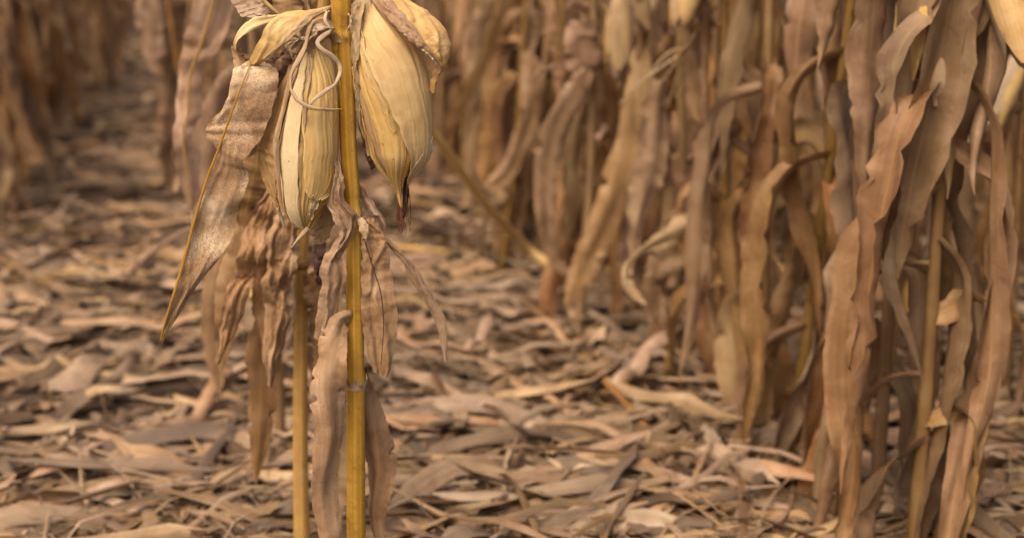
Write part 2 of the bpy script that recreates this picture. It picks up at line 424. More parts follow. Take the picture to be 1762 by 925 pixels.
# ------------------------------------------------------------------ generic plant pieces (shared meshes)
def droop_leaf_geo(rng, n=46, m=9, L=None):
    L = L or rng.uniform(0.45, 0.8)
    W = rng.uniform(0.055, 0.095)
    s = np.linspace(0, 1, n)
    up0 = rng.uniform(-35, 50); dn = rng.uniform(-98, -76); bend = rng.uniform(0.02, 0.13); k = rng.uniform(0.02, 0.07)
    el = np.radians(dn + (up0 - dn) / (1 + np.exp((s - bend) / k)))
    el = el + np.radians(14) * smooth_noise(n, rng, 6) * s
    az = np.radians(28) * smooth_noise(n, rng, 5)
    d = np.stack([np.cos(el) * np.cos(az), np.cos(el) * np.sin(az) + 0.10 * smooth_noise(n, rng, 6), np.sin(el)], 1)
    path = np.concatenate([[[0, 0, 0]], np.cumsum(d[:-1] * (L / n), 0)])
    wd = W * np.clip(0.55 + 2.2 * s, 0, 1) * np.clip((1 - s) * 3.2, 0.03, 1) ** 0.8
    al = np.radians(rng.uniform(-30, 30) + rng.uniform(-170, 170) * s ** 1.4 + 30 * smooth_noise(n, rng, 5))
    curl = 0.45 + 2.0 * rng.random() * np.abs(smooth_noise(n, rng, 5)) + 0.5 * s
    return ribbon_geo(path, wd, al, curl, m, rng.uniform(0.003, 0.008), rng.uniform(4, 11), int(rng.integers(1e6)), view=(1, 0, 0.15))

LEAF_MESHES = []
for i in range(26):
    g, u = droop_leaf_geo(np.random.default_rng(100 + i))
    LEAF_MESHES.append((grid_mesh('leaf_blade', g, u), grid_mesh('leaf_blade_ochre', g, u)))
for a, b in LEAF_MESHES:
    a.materials.append(M['leaf_brown']); b.materials.append(M['leaf_ochre'])

def stalk_geo(rng, h, r0=0.0135, n=26, seg=8):
    z = np.linspace(0, h, n)
    sw = rng.uniform(-0.05, 0.05, 2)
    path = np.stack([sw[0] * (z / h) ** 1.6 * h, sw[1] * (z / h) ** 1.6 * h, z], 1)
    node = 0.17
    bulge = 1 + 0.16 * np.exp(-(((z + node / 2) % node - node / 2) / 0.012) ** 2)
    rad = r0 * (1 - 0.55 * z / h) * bulge
    return tube_geo(path, rad, seg, ref=(0, -1, 0.01)), path

STALKS = []
for i in range(6):
    rg = np.random.default_rng(500 + i); h = rg.uniform(1.55, 2.05)
    (g, u), path = stalk_geo(rg, h, n=50)
    me = grid_mesh('stalk', g, u, closed=True); me.materials.append(M['far_stalk'])
    STALKS.append((me, path, h))

def far_ear_meshes(seed):
    """closed husk body and three loose husk leaves of a hanging ear, about 22 cm long, hanging from the origin along -z"""
    rng = np.random.default_rng(seed)
    L = rng.uniform(0.19, 0.24); R0 = rng.uniform(0.026, 0.032)
    n, seg = 22, 14
    t = np.linspace(0, 1, n)
    r = R0 * np.sin(math.pi * np.clip(t * 0.86 + 0.10, 0, 1)) ** 0.62
    r[0] = 0.008; r[-1] = 0.002
    path = np.stack([0.03 * np.sin(t * 1.2), 0 * t, -L * t], 1)
    g, u = tube_geo(path, r, seg, ref=(0, -1, 0.01))
    body = grid_mesh('ear', g, u, closed=True); body.materials.append(M['husk_dry'])
    hus = []
    for k in range(4):
        a0 = k * 1.6 + rng.uniform(-0.4, 0.4)
        te = np.linspace(0, rng.uniform(0.85, 1.1), 18)
        hw = 0.95 * np.sin(np.clip(te / te[-1], 0, 1) * math.pi * 0.93 + 0.12) ** 0.7
        uu = np.linspace(-1, 1, 6)
        rr = np.interp(te, t, r) * (1.07 + 0.03 * k) + 0.0015 + 0.012 * (te / te[-1]) ** 5
        ang = a0 + hw[:, None] * uu[None]
        G = np.stack([np.interp(te, t, path[:, 0])[:, None] + np.cos(ang) * rr[:, None],
                      np.sin(ang) * rr[:, None], np.repeat((-L * te)[:, None], 6, 1)], -1)
        me = grid_mesh('husk_leaf', G, arc_uv(G)); me.materials.append(M['husk'] if k % 2 else M['husk_dry'])
        hus.append(me)
    return body, hus
EARS = [far_ear_meshes(900 + i) for i in range(3)]

GROUP_ROW = 'dry corn plants standing in the rows behind'
def place_plant(x, y, label, rng, ears=1, n_leaf=9, zmin=0.22, zmax=1.35, group=GROUP_ROW, lean=4):
    z0 = float(ground_h(x, y)) - 0.01
    t = thing('corn_plant', label, 'corn plant', (x, y, z0), group, rng.uniform(0, 6.28))
    t.rotation_euler = (R(rng.uniform(-lean, lean)), R(rng.uniform(-lean, lean)), rng.uniform(0, 6.28))
    me, path, h = STALKS[int(rng.integers(len(STALKS)))]
    link('stalk', me, None, t)
    fan = rng.uniform(0, 6.28)
    for k in range(n_leaf):
        z = zmin + (zmax - zmin) * (k + rng.uniform(-0.3, 0.3)) / max(1, n_leaf - 1)
        z = max(0.12, min(z, h - 0.05))
        px = np.interp(z, path[:, 2], path[:, 0]); py = np.interp(z, path[:, 2], path[:, 1])
        pick = int(rng.integers(len(LEAF_MESHES)))
        o = link('leaf', LEAF_MESHES[pick][0 if rng.random() < 0.72 else 1], None, t)
        o.location = (px, py, z)
        o.rotation_euler = (R(rng.uniform(-8, 8)), R(rng.uniform(-8, 8)), fan + (k % 2) * math.pi + rng.uniform(-0.7, 0.7))
        s = rng.uniform(0.8, 1.15); o.scale = (s, s, s * rng.uniform(0.85, 1.1))
    for k in range(ears):
        body, hus = EARS[int(rng.integers(len(EARS)))]
        z = rng.uniform(0.82, 1.12); a = rng.uniform(0, 6.28)
        e = link('ear', body, None, t)
        e.location = (0.03 * math.cos(a), 0.03 * math.sin(a), z); e.rotation_euler = (R(rng.uniform(-8, 8)), R(-14), a)
        for hm in hus: link('husk_leaf', hm, None, e)
    return t

# ------------------------------------------------------------------ the focused corn plant
base = P(613, 925, Y0); base = np.array([base[0] + 0.004, Y0, float(ground_h(base[0], Y0)) - 0.01])
main = thing('corn_plant', 'sharply focused golden corn plant with two husked ears hanging from its stalk', 'corn plant', base.tolist())

def stalk_profile():
    pts = [(589, -620), (588, -300), (587, -120), (587, 0), (586, 54), (590, 70), (595, 130), (597, 187), (600, 260), (605, 330), (607, 372), (609, 415), (610, 505), (612, 700), (613, 925)]
    wid = [24, 28, 32, 35, 31, 30, 29, 28.5, 29, 29, 28, 28, 30, 33, 35]
    pth = [P(a, b, Y0) for a, b in pts] + [np.array([base[0], base[1], base[2] + 0.2]), base]
    rad = [w_ / 2 / F_PX * Y0 * 1.02 for w_ in wid] + [0.0145, 0.017]
    n = 260
    path = crom(pts_to := np.array(pth), n); r = crom(np.stack([rad] * 3, 1), n)[:, 0]
    for (px, py) in ((586, 62), (607, 368), (612, 660), (588, -235)):
        zc = P(px, py, Y0)[2]
        d = (path[:, 2] - zc)
        r = r * (1 + 0.18 * np.exp(-(d / 0.007) ** 2) - 0.05 * np.exp(-((d - 0.02) / 0.008) ** 2))
    return path, r
sp, sr = stalk_profile()
# stalk with a shallow groove along the side that faces left of the camera
G, U = tube_geo(sp, sr, 28, ref=(0, -1, 0))
a = np.linspace(0, 2 * math.pi, 28, endpoint=False)
C_ = sp[:, None, :]
groove = 1 - 0.10 * np.exp(-(((a - 1.15 + math.pi) % (2 * math.pi) - math.pi) / 0.22) ** 2) - 0.08 * np.exp(-(((a - 2.0 + math.pi) % (2 * math.pi) - math.pi) / 0.16) ** 2)
G = C_ + (G - C_) * groove[None, :, None]
st = link('stalk', grid_mesh('stalk', G - base, U, closed=True), M['stalk'], main)

# torn sheath collars at the two nodes in view: ragged fibrous rings
def collar(px, py, r, hgt, seed, mat, spread=1.25):
    rng = np.random.default_rng(seed)
    c = P(px, py, Y0); seg, n = 150, 7
    aa = np.linspace(0, 2 * math.pi, seg, endpoint=False)
    hh = hgt * (0.15 + 0.55 * np.abs(smooth_noise(seg, rng, 14)) + 0.5 * np.abs(smooth_noise(seg, rng, 60)))
    s = np.linspace(0, 1, n)
    rr = r * (1.04 + (spread - 1.04) * s[:, None] ** 2 * (0.5 + 0.5 * smooth_noise(seg, rng, 13)[None] + 0.4 * smooth_noise(seg, rng, 70)[None]) + 0.02 * rng.normal(size=(n, seg)) * s[:, None])
    Gc = np.stack([c[0] + np.cos(aa)[None] * rr, c[1] + np.sin(aa)[None] * rr, c[2] + s[:, None] * hh[None] - 0.004], -1)
    Uc = np.stack([np.repeat(aa[None] * r, n, 0), s[:, None] * hh[None]], -1)
    return link('sheath_collar', grid_mesh('sheath_collar', Gc - base, Uc, closed=True), mat, main)
collar(587, 67, 0.0122, 0.013, 1, M['husk_dry'], 1.35)
collar(607, 374, 0.0116, 0.018, 2, M['tendril'], 1.5)
collar(612, 662, 0.0135, 0.02, 4, M['tendril'], 1.3)

# --- the ears: closed inner body with husk leaves wrapped round it
def build_ear(rows, Yoff, depth, husks, label, body_mat):
    ys = np.array([r[0] for r in rows], float)
    mid = np.array([[(r[1] + r[2]) / 2, r[0]] for r in rows]); half = np.maximum(np.array([(r[2] - r[1]) / 2 for r in rows]) / F_PX * Y0 - 0.0028, 0.002)
    n = 72
    yq = np.linspace(ys[0], ys[-1], n)
    mx = np.interp(yq, ys, mid[:, 0]); hw = np.interp(yq, ys, half)
    k = np.array([0.2, 0.6, 0.2])
    for _ in range(5):
        mx[1:-1] = np.convolve(mx, k, 'valid'); hw[1:-1] = np.convolve(hw, k, 'valid')
    axis = np.array([P(a_, b_, Y0 + Yoff) for a_, b_ in zip(mx, yq)])
    T = norm(np.gradient(axis, axis=0)); X = np.array([1.0, 0, 0])
    S = norm(X - T * (T @ X)[:, None]); Fr = norm(np.cross(S, T)); Fr = Fr * np.sign(-Fr[:, 1:2])
    tt = np.linspace(0, 1, n)
    def surf(t, phi, off):
        ax = np.stack([np.interp(t, tt, axis[:, i]) for i in range(3)], -1)
        over = np.clip(t - 1, 0, None)
        ax = ax + T[-1] * over[..., None] * 0.25
        s_ = np.stack([np.interp(t, tt, S[:, i]) for i in range(3)], -1)
        f_ = np.stack([np.interp(t, tt, Fr[:, i]) for i in range(3)], -1)
        r = np.interp(t, tt, hw)
        return ax + ((np.sin(phi) * (r + off))[..., None]) * s_ + ((np.cos(phi) * (r * depth + off))[..., None]) * f_
    ph = np.linspace(-math.pi, math.pi, 40, endpoint=False)
    Gb = surf(np.repeat(tt[:, None], 40, 1), np.repeat(ph[None], n, 0), np.full((n, 40), -0.0045))
    ear = link('ear', grid_mesh('ear', Gb - base, arc_uv(Gb), closed=True), body_mat, main)
    ear['label'] = label
    for i, h in enumerate(husks):
        rng = np.random.default_rng(h.get('seed', i * 7 + 3))
        nn, mm = 96, 41
        keys = np.array(h['edges'], float)             # t, left angle, right angle (degrees)
        tq = np.linspace(keys[0, 0], keys[-1, 0], nn)
        l = np.interp(tq, keys[:, 0], keys[:, 1]); r_ = np.interp(tq, keys[:, 0], keys[:, 2])
        for _ in range(4):
            l[1:-1] = np.convolve(l, k, 'valid'); r_[1:-1] = np.convolve(r_, k, 'valid')
        l = l + 1.6 * smooth_noise(nn, rng, 22); r_ = r_ + 1.6 * smooth_noise(nn, rng, 22)
        u = np.linspace(0, 1, mm)
        phi = np.radians(l[:, None] * (1 - u) + r_[:, None] * u)
        off = np.full((nn, mm), h.get('off', 0.0))
        lift = h.get('lift', 0.002)
        ed = np.abs(2 * u - 1)[None, :]
        off += lift * ed ** 5 * (0.6 + 0.6 * smooth_noise(nn, rng, 9)[:, None])
        for q in range(7):                             # lengthwise furrows of the shrunken husk
            c = rng.uniform(0.08, 0.92) + 0.05 * smooth_noise(nn, rng, 5)
            wdt = rng.uniform(0.018, 0.05)
            off += rng.uniform(-1.0, 0.7) * h.get('furrow', 0.0013) * np.exp(-((u[None] - c[:, None]) / wdt) ** 2)
        off += h.get('keel', 0.0) * (1 - ed) * np.clip(np.linspace(0, 1, nn)[:, None] * 4, 0, 1)
        off += h.get('liftL', 0.0) * np.clip(1 - u * 9, 0, 1)[None] * (0.6 + 0.5 * smooth_noise(nn, rng, 6)[:, None])
        vv = np.linspace(0, 1, nn)
        gather = np.clip(1 - tq / 0.42, 0, 1) ** 1.3 + 0.5 * np.clip((tq - 0.72) / 0.3, 0, 1) ** 1.5
        f1, f2 = rng.uniform(4, 7), rng.uniform(9, 14)
        fade_e = np.clip((1 - ed) * 4, 0, 1)
        pl = np.sin(2 * math.pi * f1 * u[None] + 2.2 * smooth_noise(nn, rng, 5)[:, None]) + 0.7 * np.sin(2 * math.pi * f2 * u[None] + 2.5 * smooth_noise(nn, rng, 6)[:, None])
        off += h.get('pleat', 1.0) * pl * (0.00018 + 0.0011 * gather[:, None]) * (0.4 + 0.6 * fade_e)
        gape = np.clip(smooth_noise(nn, rng, 7), 0, 1)[:, None] * np.where(u > 0.5, 1, 0) + np.clip(smooth_noise(nn, rng, 7), 0, 1)[:, None] * np.where(u <= 0.5, 1, 0)
        off += 0.0035 * gape * ed ** 7 * (lift > 0)
        for q in range(9):                             # soft dents
            off += rng.uniform(-1.4, 1.0) * 0.0011 * np.exp(-((u[None] - rng.random()) / rng.uniform(0.1, 0.22)) ** 2 - ((vv[:, None] - rng.random()) / rng.uniform(0.08, 0.25)) ** 2)
        off += h.get('tiplift', 0.0) * np.clip((tq - h.get('tl0', 0.8)) / 0.25, 0, 1)[:, None] ** 2
        tg = np.repeat(tq[:, None], mm, 1) + 0.012 * np.abs(smooth_noise(mm, rng, 9))[None] * (tq > tq[-1] - 0.06)[:, None]
        Gh = surf(tg, phi, off)
        o = link('husk_leaf', grid_mesh('husk_leaf', Gh - base, arc_uv(Gh)), M[h['mat']], ear)
        sm = o.modifiers.new('thickness', 'SOLIDIFY'); sm.thickness = 0.0006; sm.offset = 0
    return ear, surf

earA_rows = [(70, 526, 556), (88, 521, 556), (100, 517, 563), (136, 507, 575), (170, 495, 580), (227, 484, 581), (260, 479, 580),
             (300, 480, 576), (328, 482, 569), (355, 485, 558), (372, 494, 550), (385, 507, 543), (398, 522, 535)]
earA, surfA = build_ear(earA_rows, -0.012, 0.86, [
    dict(mat='husk_gold', edges=[(0.0, -180, 180), (0.5, -178, 178), (0.9, -170, 170), (1.0, -150, 150)], off=-0.0025, lift=0.0, seed=5),
    dict(mat='husk_dry', edges=[(0.05, -130, -58), (0.3, -150, -62), (0.6, -150, -60), (0.85, -120, -55), (0.97, -90, -65)], off=0.0004, lift=0.004, seed=6),
    dict(mat='husk_pale', edges=[(0.06, -58, -16), (0.2, -85, -16), (0.45, -92, -12), (0.75, -95, -10), (0.9, -82, -6), (1.0, -35, -8)], off=0.0008, lift=0.0022, seed=7, furrow=0.0009),
    dict(mat='husk_gold', edges=[(0.25, -14, 40), (0.5, -12, 60), (0.75, -10, 62), (0.9, -6, 60), (1.0, -4, 20)], off=-0.0004, lift=0.0014, seed=8, furrow=0.002),
    dict(mat='husk_amber', edges=[(0.0, -20, 70), (0.1, -24, 82), (0.3, -16, 98), (0.5, -4, 100), (0.7, 2, 95), (0.77, 8, 80), (0.80, 18, 48)], off=0.0030, lift=0.0022, seed=9, tiplift=0.0012, tl0=0.6),
    dict(mat='husk_pale', edges=[(0.78, 24, 46), (0.84, 23, 47), (0.90, 26, 42), (0.93, 30, 38)], off=0.0014, lift=0.0008, seed=10, pleat=0.2),
    dict(mat='husk_gold', edges=[(0.3, 70, 150), (0.6, 62, 150), (0.85, 52, 120), (0.98, 30, 60)], off=0.0004, lift=0.003, seed=11),
    dict(mat='husk_old', edges=[(0.03, -78, -48), (0.2, -92, -62), (0.45, -98, -76), (0.7, -98, -80), (0.88, -90, -74), (0.97, -60, -48)], off=0.0024, lift=0.003, seed=12),
    dict(mat='husk_old', edges=[(0.0, -14, 14), (0.1, -20, 4), (0.22, -18, -4), (0.36, -10, -4), (0.46, -6, -3)], off=0.0040, lift=0.002, seed=13, pleat=0.5),
], 'slender left ear with overlapping pale and golden husks', M['husk_gold'])

earB_rows = [(4, 627, 645), (12, 620, 652), (28, 612, 667), (48, 606, 687), (79, 604, 710), (125, 607, 729), (159, 612, 736), (200, 619, 740),
             (240, 627, 740), (270, 635, 735), (290, 648, 720), (305, 662, 707), (318, 673, 699), (330, 681, 694)]
earB, surfB = build_ear(earB_rows, 0.004, 0.84, [
    dict(mat='husk_gold', edges=[(0.0, -180, 180), (0.5, -178, 178), (0.9, -170, 170), (0.955, -150, 150)], off=-0.003, lift=0.0, seed=25),
    dict(mat='husk_dry', edges=[(0.0, -120, -40), (0.2, -130, -52), (0.45, -130, -60), (0.7, -110, -62), (0.9, -95, -62)], off=0.0010, lift=0.004, seed=26, furrow=0.003),
    dict(mat='husk_old', edges=[(0.06, -82, -30), (0.3, -86, -30), (0.6, -88, -26), (0.8, -84, -22), (0.88, -74, -20), (0.94, -46, -26)], off=-0.0002, lift=0.0028, seed=27, furrow=0.002, keel=0.002),
    dict(mat='husk_old', edges=[(0.02, -70, -46), (0.25, -76, -52), (0.5, -80, -58), (0.7, -78, -64), (0.8, -74, -68)], off=0.0012, lift=0.0030, seed=33, furrow=0.002),
    dict(mat='husk_amber', edges=[(0.05, -52, -10), (0.3, -50, 10), (0.55, -42, 30), (0.75, -28, 34), (0.88, -30, 32), (0.96, -38, 38), (1.02, -46, 44), (1.08, -10, 12)], off=0.0014, lift=0.0022, seed=29, keel=0.005),
    dict(mat='husk_soft', edges=[(0.0, -42, 100), (0.12, -36, 105), (0.3, -20, 112), (0.5, -4, 112), (0.7, 14, 112), (0.85, 30, 105), (0.92, 44, 92), (0.95, 56, 74)], off=0.0052, lift=0.0020, liftL=0.005, seed=28, furrow=0.0024, keel=0.003),
    dict(mat='husk_pale', edges=[(0.72, 84, 96), (0.79, 52, 100), (0.86, 32, 100), (0.925, 36, 88), (0.95, 56, 72)], off=0.0066, lift=0.001, seed=30, pleat=0.4),
    dict(mat='husk', edges=[(0.0, -46, -20), (0.12, -44, -24), (0.3, -32, -19), (0.5, -15, -7), (0.66, 2, 5)], off=0.0066, lift=0.0014, seed=34, pleat=0.5),
    dict(mat='husk', edges=[(0.3, -88, -70), (0.55, -86, -58), (0.78, -80, -44), (0.9, -64, -36), (0.97, -44, -30)], off=0.0022, lift=0.0026, seed=35),
    dict(mat='husk_dry', edges=[(0.4, 96, 160), (0.65, 92, 160), (0.82, 88, 150), (0.87, 96, 130)], off=0.0028, lift=0.004, seed=31),
], 'broad right ear with large smooth yellow husks ending in a point', M['husk_gold'])
# pointed husk tip of the right ear and dry tail of the left one
def spike(pts, radii, mat, parent, Yo=0.0, name='husk_tip', flat=0.5):
    return tube(name, [P(p[0], p[1], Y0 + Yo) for p in pts], radii, mat, parent, n=26, seg=8, flat=flat)
spike([(530, 392), (522, 402), (511, 414), (501, 427)], [0.0040, 0.0034, 0.0018, 0.0005], M['husk_old'], earA, -0.02)
spike([(478, 358), (484, 375), (489, 392)], [0.003, 0.0025, 0.0005], M['husk_dry'], earA, 0.0)
# shanks that carry the ears
tube('shank', [P(590, 78, Y0 + .006), P(576, 60, Y0 + .004), P(560, 54, Y0 - .004), P(546, 64, Y0 - .012), P(540, 84, Y0 - .012)],
     [0.006, 0.0075, 0.009, 0.010, 0.011], M['husk_dry'], earA, n=30, seg=14)
tube('shank', [P(590, 40, Y0 + .012), P(606, 6, Y0 + .016), P(622, -8, Y0 + .012), P(634, 0, Y0 + .006), P(637, 14, Y0 + .004)],
     [0.009, 0.0095, 0.0105, 0.011, 0.012], M['husk_dry'], earB, n=30, seg=14)
# dark dried silk hanging out behind the right ear's tip
def silk_tuft(parent, cx0, y0, y1, Yo, spread, count, seed):
    rng = np.random.default_rng(seed)
    V = []; Fq = []
    for i in range(count):
        x0 = cx0 + rng.normal(0, spread * 0.45); xe = cx0 + rng.normal(-6, spread); ye = y1 + rng.uniform(-45, 5); Yq = Y0 + Yo + rng.normal(0, 0.012)
        pts = crom([P(x0, y0, Yq), P((x0 + xe) / 2 + rng.normal(0, 4), (y0 + ye) / 2, Yq + rng.normal(0, .006)), P(xe, ye, Yq + rng.normal(0, .008))], 9)
        g, _ = tube_geo(pts, np.linspace(0.0007, 0.0004, 9), 3)
        b0 = len(V); V += (g.reshape(-1, 3) - base).tolist()
        for r_ in range(8):
            for c in range(3):
                Fq.append((b0 + r_ * 3 + c, b0 + r_ * 3 + (c + 1) % 3, b0 + (r_ + 1) * 3 + (c + 1) % 3, b0 + (r_ + 1) * 3 + c))
    me = bpy.data.meshes.new('silk'); me.from_pydata(V, [], Fq); me.update()
    return link('silk', me, M['silk'], parent)
sk = silk_tuft(earB, 696, 300, 400, 0.03, 6, 90, 1); sk['label'] = 'dark red-brown dried silk'

# --- leaves of the focused plant
# D: long mottled blade hanging to the lower left, kinked at its top
Lp = [(436, 98, -.002), (421, 110, -.006), (402, 119, -.012), (395, 150, -.018), (386, 182, -.02), (356, 214, -.017), (355, 236, -.018), (373, 260, -.019), (361, 292, -.02), (345, 340, -.02), (330, 392, -.022), (317, 445, -.024), (301, 498, -.025), (285, 548, -.02), (274, 590, -.01)]
Rp = [(447, 98, -.002), (459, 108, -.006), (475, 117, -.014), (479, 136, -.024), (475, 164, -.020), (464, 204, -.019), (446, 243, -.022), (417, 278, -.027), (428, 302, -.014), (418, 339, -.018), (402, 375, -.008), (400, 406, -.014), (380, 442, -.022), (332, 502, -.016), (277, 593, -.01)]
lf = loft('leaf', Lp, Rp, M['leaf_mottled'], main, n=150, m=27, bulge=0.003, fold=0.003, mid=0.28, ruffle=0.005, rfreq=2.2, wrinkle=0.0012, edge=0.0012, seed=11)
lf['label'] = 'long mottled pale and brown blade hanging to the lower left'
tube('midrib', [P(x, y, Y0 + o) for x, y, o in [(431, 108, -.012), (424, 128, -.020), (414, 152, -.0255), (400, 190, -.0275), (385, 232, -.025), (374, 262, -.0235), (361, 295, -.025), (346, 340, -.025), (331, 392, -.027), (317.5, 445, -.028), (301, 500, -.029), (286, 548, -.023), (275, 590, -.012)]],
     [0.0007, 0.0009, 0.0011, 0.0013, 0.0015, 0.0016, 0.0018, 0.002, 0.0021, 0.0021, 0.002, 0.0015, 0.001], M['midrib'], lf, n=90, seg=8, flat=0.45)

# E: bright folded strap from the upper node down to the kink
e1 = loft('leaf', [(568, 10, 0), (548, 15, -.012), (526, 18, -.024), (492, 21, -.030), (462, 40, -.034), (446, 70, -.026), (430, 100, -.012), (424, 114, -.004)],
     [(569, 14, 0), (552, 25, -.010), (538, 33, -.022), (518, 52, -.034), (502, 66, -.038), (482, 84, -.034), (458, 104, -.018), (442, 114, -.006)],
     M['husk_soft'], main, n=80, m=15, bulge=0.0025, wrinkle=0.0012, edge=0.0005, seed=12)
e1['label'] = 'bright folded leaf strap running from the upper node'
loft('leaf_fold', [(568, 10, -.002), (545, 18, -.016), (520, 28, -.030), (500, 48, -.038), (478, 76, -.036), (452, 100, -.024)],
     [(570, 14, -.002), (552, 26, -.015), (536, 35, -.030), (517, 53, -.040), (498, 70, -.042), (462, 105, -.028)],
     M['husk_old'], e1, n=60, m=9, bulge=0.002, wrinkle=0.0015, edge=0.0006, seed=13)
# loop of the strap that turns over to the left
ribbon('leaf_loop', [(484, 27, Y0 - .022), (455, 36, Y0 - .028), (425, 46, Y0 - .026), (406, 64, Y0 - .012), (404, 84, Y0 + .006), (418, 98, Y0 + .016), (436, 100, Y0 + .010)],
       [0.004, 0.013, 0.016, 0.014, 0.015, 0.017, 0.014], M['husk'], e1, alpha=(10, 5, -25, -55, -80, -60, -40), curl=0.5, n=56, m=11, ruffle=0.0006, seed=14)
ribbon('leaf_loop', [(404, 80, Y0 + .008), (409, 96, Y0 + .012), (413, 114, Y0 + .006), (418, 130, Y0 + .004)], [0.016, 0.015, 0.017, 0.012], M['leaf_tan'], e1, alpha=(-30, 10, 15), curl=0.4, n=30, ruffle=0.001, seed=15)
# F: crumpled blade going up and left
f1 = loft('leaf', [(340, -140, .03), (368, -70, .02), (392, -10, .004), (404, 12, 0), (413, 26, -.004), (432, 30, -.004), (452, 30, 0), (486, 30, .004)],
     [(372, -170, .03), (408, -92, .02), (438, -30, .010), (452, -2, .008), (462, 8, .006), (470, 16, .004), (478, 22, .004), (492, 26, .004)],
     M['leaf_tan'], main, n=90, m=19, bulge=-0.003, ruffle=0.0025, rfreq=3, wrinkle=0.0018, edge=0.0010, seed=16)
tube('midrib', [P(x, y, Y0 + o) for x, y, o in [(376, -165, .028), (412, -90, .018), (440, -30, .006), (454, 0, .003), (467, 14, .0), (480, 25, .0)]], [0.001, 0.002, 0.0026, 0.0028, 0.0028, 0.002], M['midrib'], f1, n=40, seg=8, flat=0.6)
# dark crumpled pieces of old blade behind the kink
b1 = loft('leaf', [(470, 84, .02), (462, 100, .016), (466, 125, .014), (470, 150, .016)], [(492, 78, .03), (504, 100, .024), (502, 128, .02), (486, 152, .02)], M['leaf_brown'], main, n=40, m=11, bulge=0.005, ruffle=0.006, rfreq=3, wrinkle=0.003, seed=17)
loft('leaf', [(484, 62, .012), (488, 78, .010), (500, 96, .010), (508, 112, .012)], [(512, 48, .014), (522, 66, .010), (516, 88, .010), (512, 114, .010)], M['husk_dry'], main, n=40, m=11, bulge=0.003, ruffle=0.003, rfreq=3, wrinkle=0.003, seed=18)
# sheath strands over the left shank
loft('sheath', [(570, 36, -.010), (556, 37, -.022), (540, 41, -.026), (526, 50, -.026), (520, 62, -.022), (524, 76, -.02)], [(570, 62, -.012), (560, 60, -.024), (549, 62, -.028), (542, 72, -.028), (540, 84, -.026), (539, 98, -.026)],
     M['husk_dry'], main, n=50, m=13, bulge=0.004, wrinkle=0.004, edge=0.001, seed=19)
loft('sheath', [(569, 66, .002), (570, 80, .0), (573, 100, .0), (578, 122, -.004), (585, 150, -.010)], [(579, 66, -.010), (581, 80, -.0115), (582, 100, -.012), (584, 125, -.012), (587, 152, -.0115)],
     M['stalk'], main, n=40, m=9, bulge=0.001, wrinkle=0.001, edge=0.0005, seed=20)
# G: old husk leaf sweeping down on the left of the ear, its tip running beside it
g1 = loft('leaf', [(512, 106, -.006), (495, 118, -.008), (478, 160, -.008), (461, 212, -.004), (447, 244, 0), (443, 262, 0), (449, 298, 0), (464, 336, .002), (478, 366, .002)],
     [(522, 104, -.014), (512, 128, -.022), (497, 170, -.026), (484, 215, -.022), (476, 250, -.018), (475, 280, -.014), (473, 308, -.010), (477, 344, -.006), (482, 372, -.002)],
     M['husk_old'], main, n=90, m=17, bulge=-0.004, wrinkle=0.0026, edge=0.0009, seed=21)
g1['label'] = 'old golden husk leaf sweeping down beside the left ear'
loft('leaf', [(497, 112, -.012), (492, 150, -.020), (476, 215, -.024), (470, 250, -.020), (475, 310, -.014), (483, 355, -.012)], [(503, 112, -.014), (499, 150, -.024), (485, 215, -.028), (480, 250, -.024), (481, 310, -.018), (487, 357, -.014)],
     M['husk_dry'], main, n=60, m=7, bulge=0.002, wrinkle=0.001, edge=0.0008, seed=22)

# C: flag leaf arching over the right ear
c1 = loft('leaf', [(628, -30, .0), (640, -4, -.010), (664, 22, -.026), (688, 48, -.036), (712, 68, -.040), (732, 84, -.038), (748, 104, -.030), (744, 128, -.016), (738, 156, -.006)],
     [(640, -60, .02), (672, -34, .02), (704, 0, .012), (734, 17, .006), (758, 40, .002), (773, 66, .0), (774, 90, -.002), (757, 116, -.004), (739, 158, -.004)],
     M['husk'], main, n=90, m=19, bulge=0.010, wrinkle=0.0025, edge=0.0010, seed=23)
c1['label'] = 'tan leaf arching over the right ear with crinkled edge'
loft('leaf_fold', [(626, -28, -.004), (638, -2, -.014), (660, 24, -.030), (684, 50, -.040), (708, 72, -.044), (728, 88, -.042), (754, 112, -.034)],
     [(652, -40, -.004), (668, -8, -.012), (686, 12, -.022), (704, 34, -.032), (722, 58, -.038), (738, 82, -.038), (757, 111, -.034)],
     M['leaf_tan'], c1, n=80, m=13, bulge=0.004, ruffle=0.0012, rfreq=6, wrinkle=0.003, edge=0.0010, seed=24)
rngc = np.random.default_rng(5)
crk = [(690, 52), (706, 66), (716, 76), (726, 84), (735, 93), (744, 103), (753, 111)]
crp = crom([P(x, y, Y0 - .043) for x, y in crk], 60); crp = crp + rngc.normal(0, 0.0007, crp.shape)
tube('frayed_edge', crp, np.abs(0.0011 + 0.0007 * smooth_noise(60, rngc, 26)), M['tendril'], c1, seg=6, resample=False)
loft('leaf', [(604, 8, .0), (601, 40, .0), (602, 100, .004), (608, 150, .004), (616, 200, .006)], [(632, -10, -.016), (622, 40, -.026), (617, 100, -.026), (619, 150, -.022), (622, 205, -.010)], M['husk_dry'], main, n=60, m=13, bulge=0.004, wrinkle=0.004, edge=0.001, seed=25)
loft('leaf', [(617, 200, .01), (622, 238, .006), (632, 275, .0), (641, 290, .0)], [(628, 210, -.006), (634, 240, -.010), (641, 270, -.008), (645, 288, -.002)], M['dark_leaf'], main, n=36, m=9, bulge=0.004, wrinkle=0.003, seed=26)

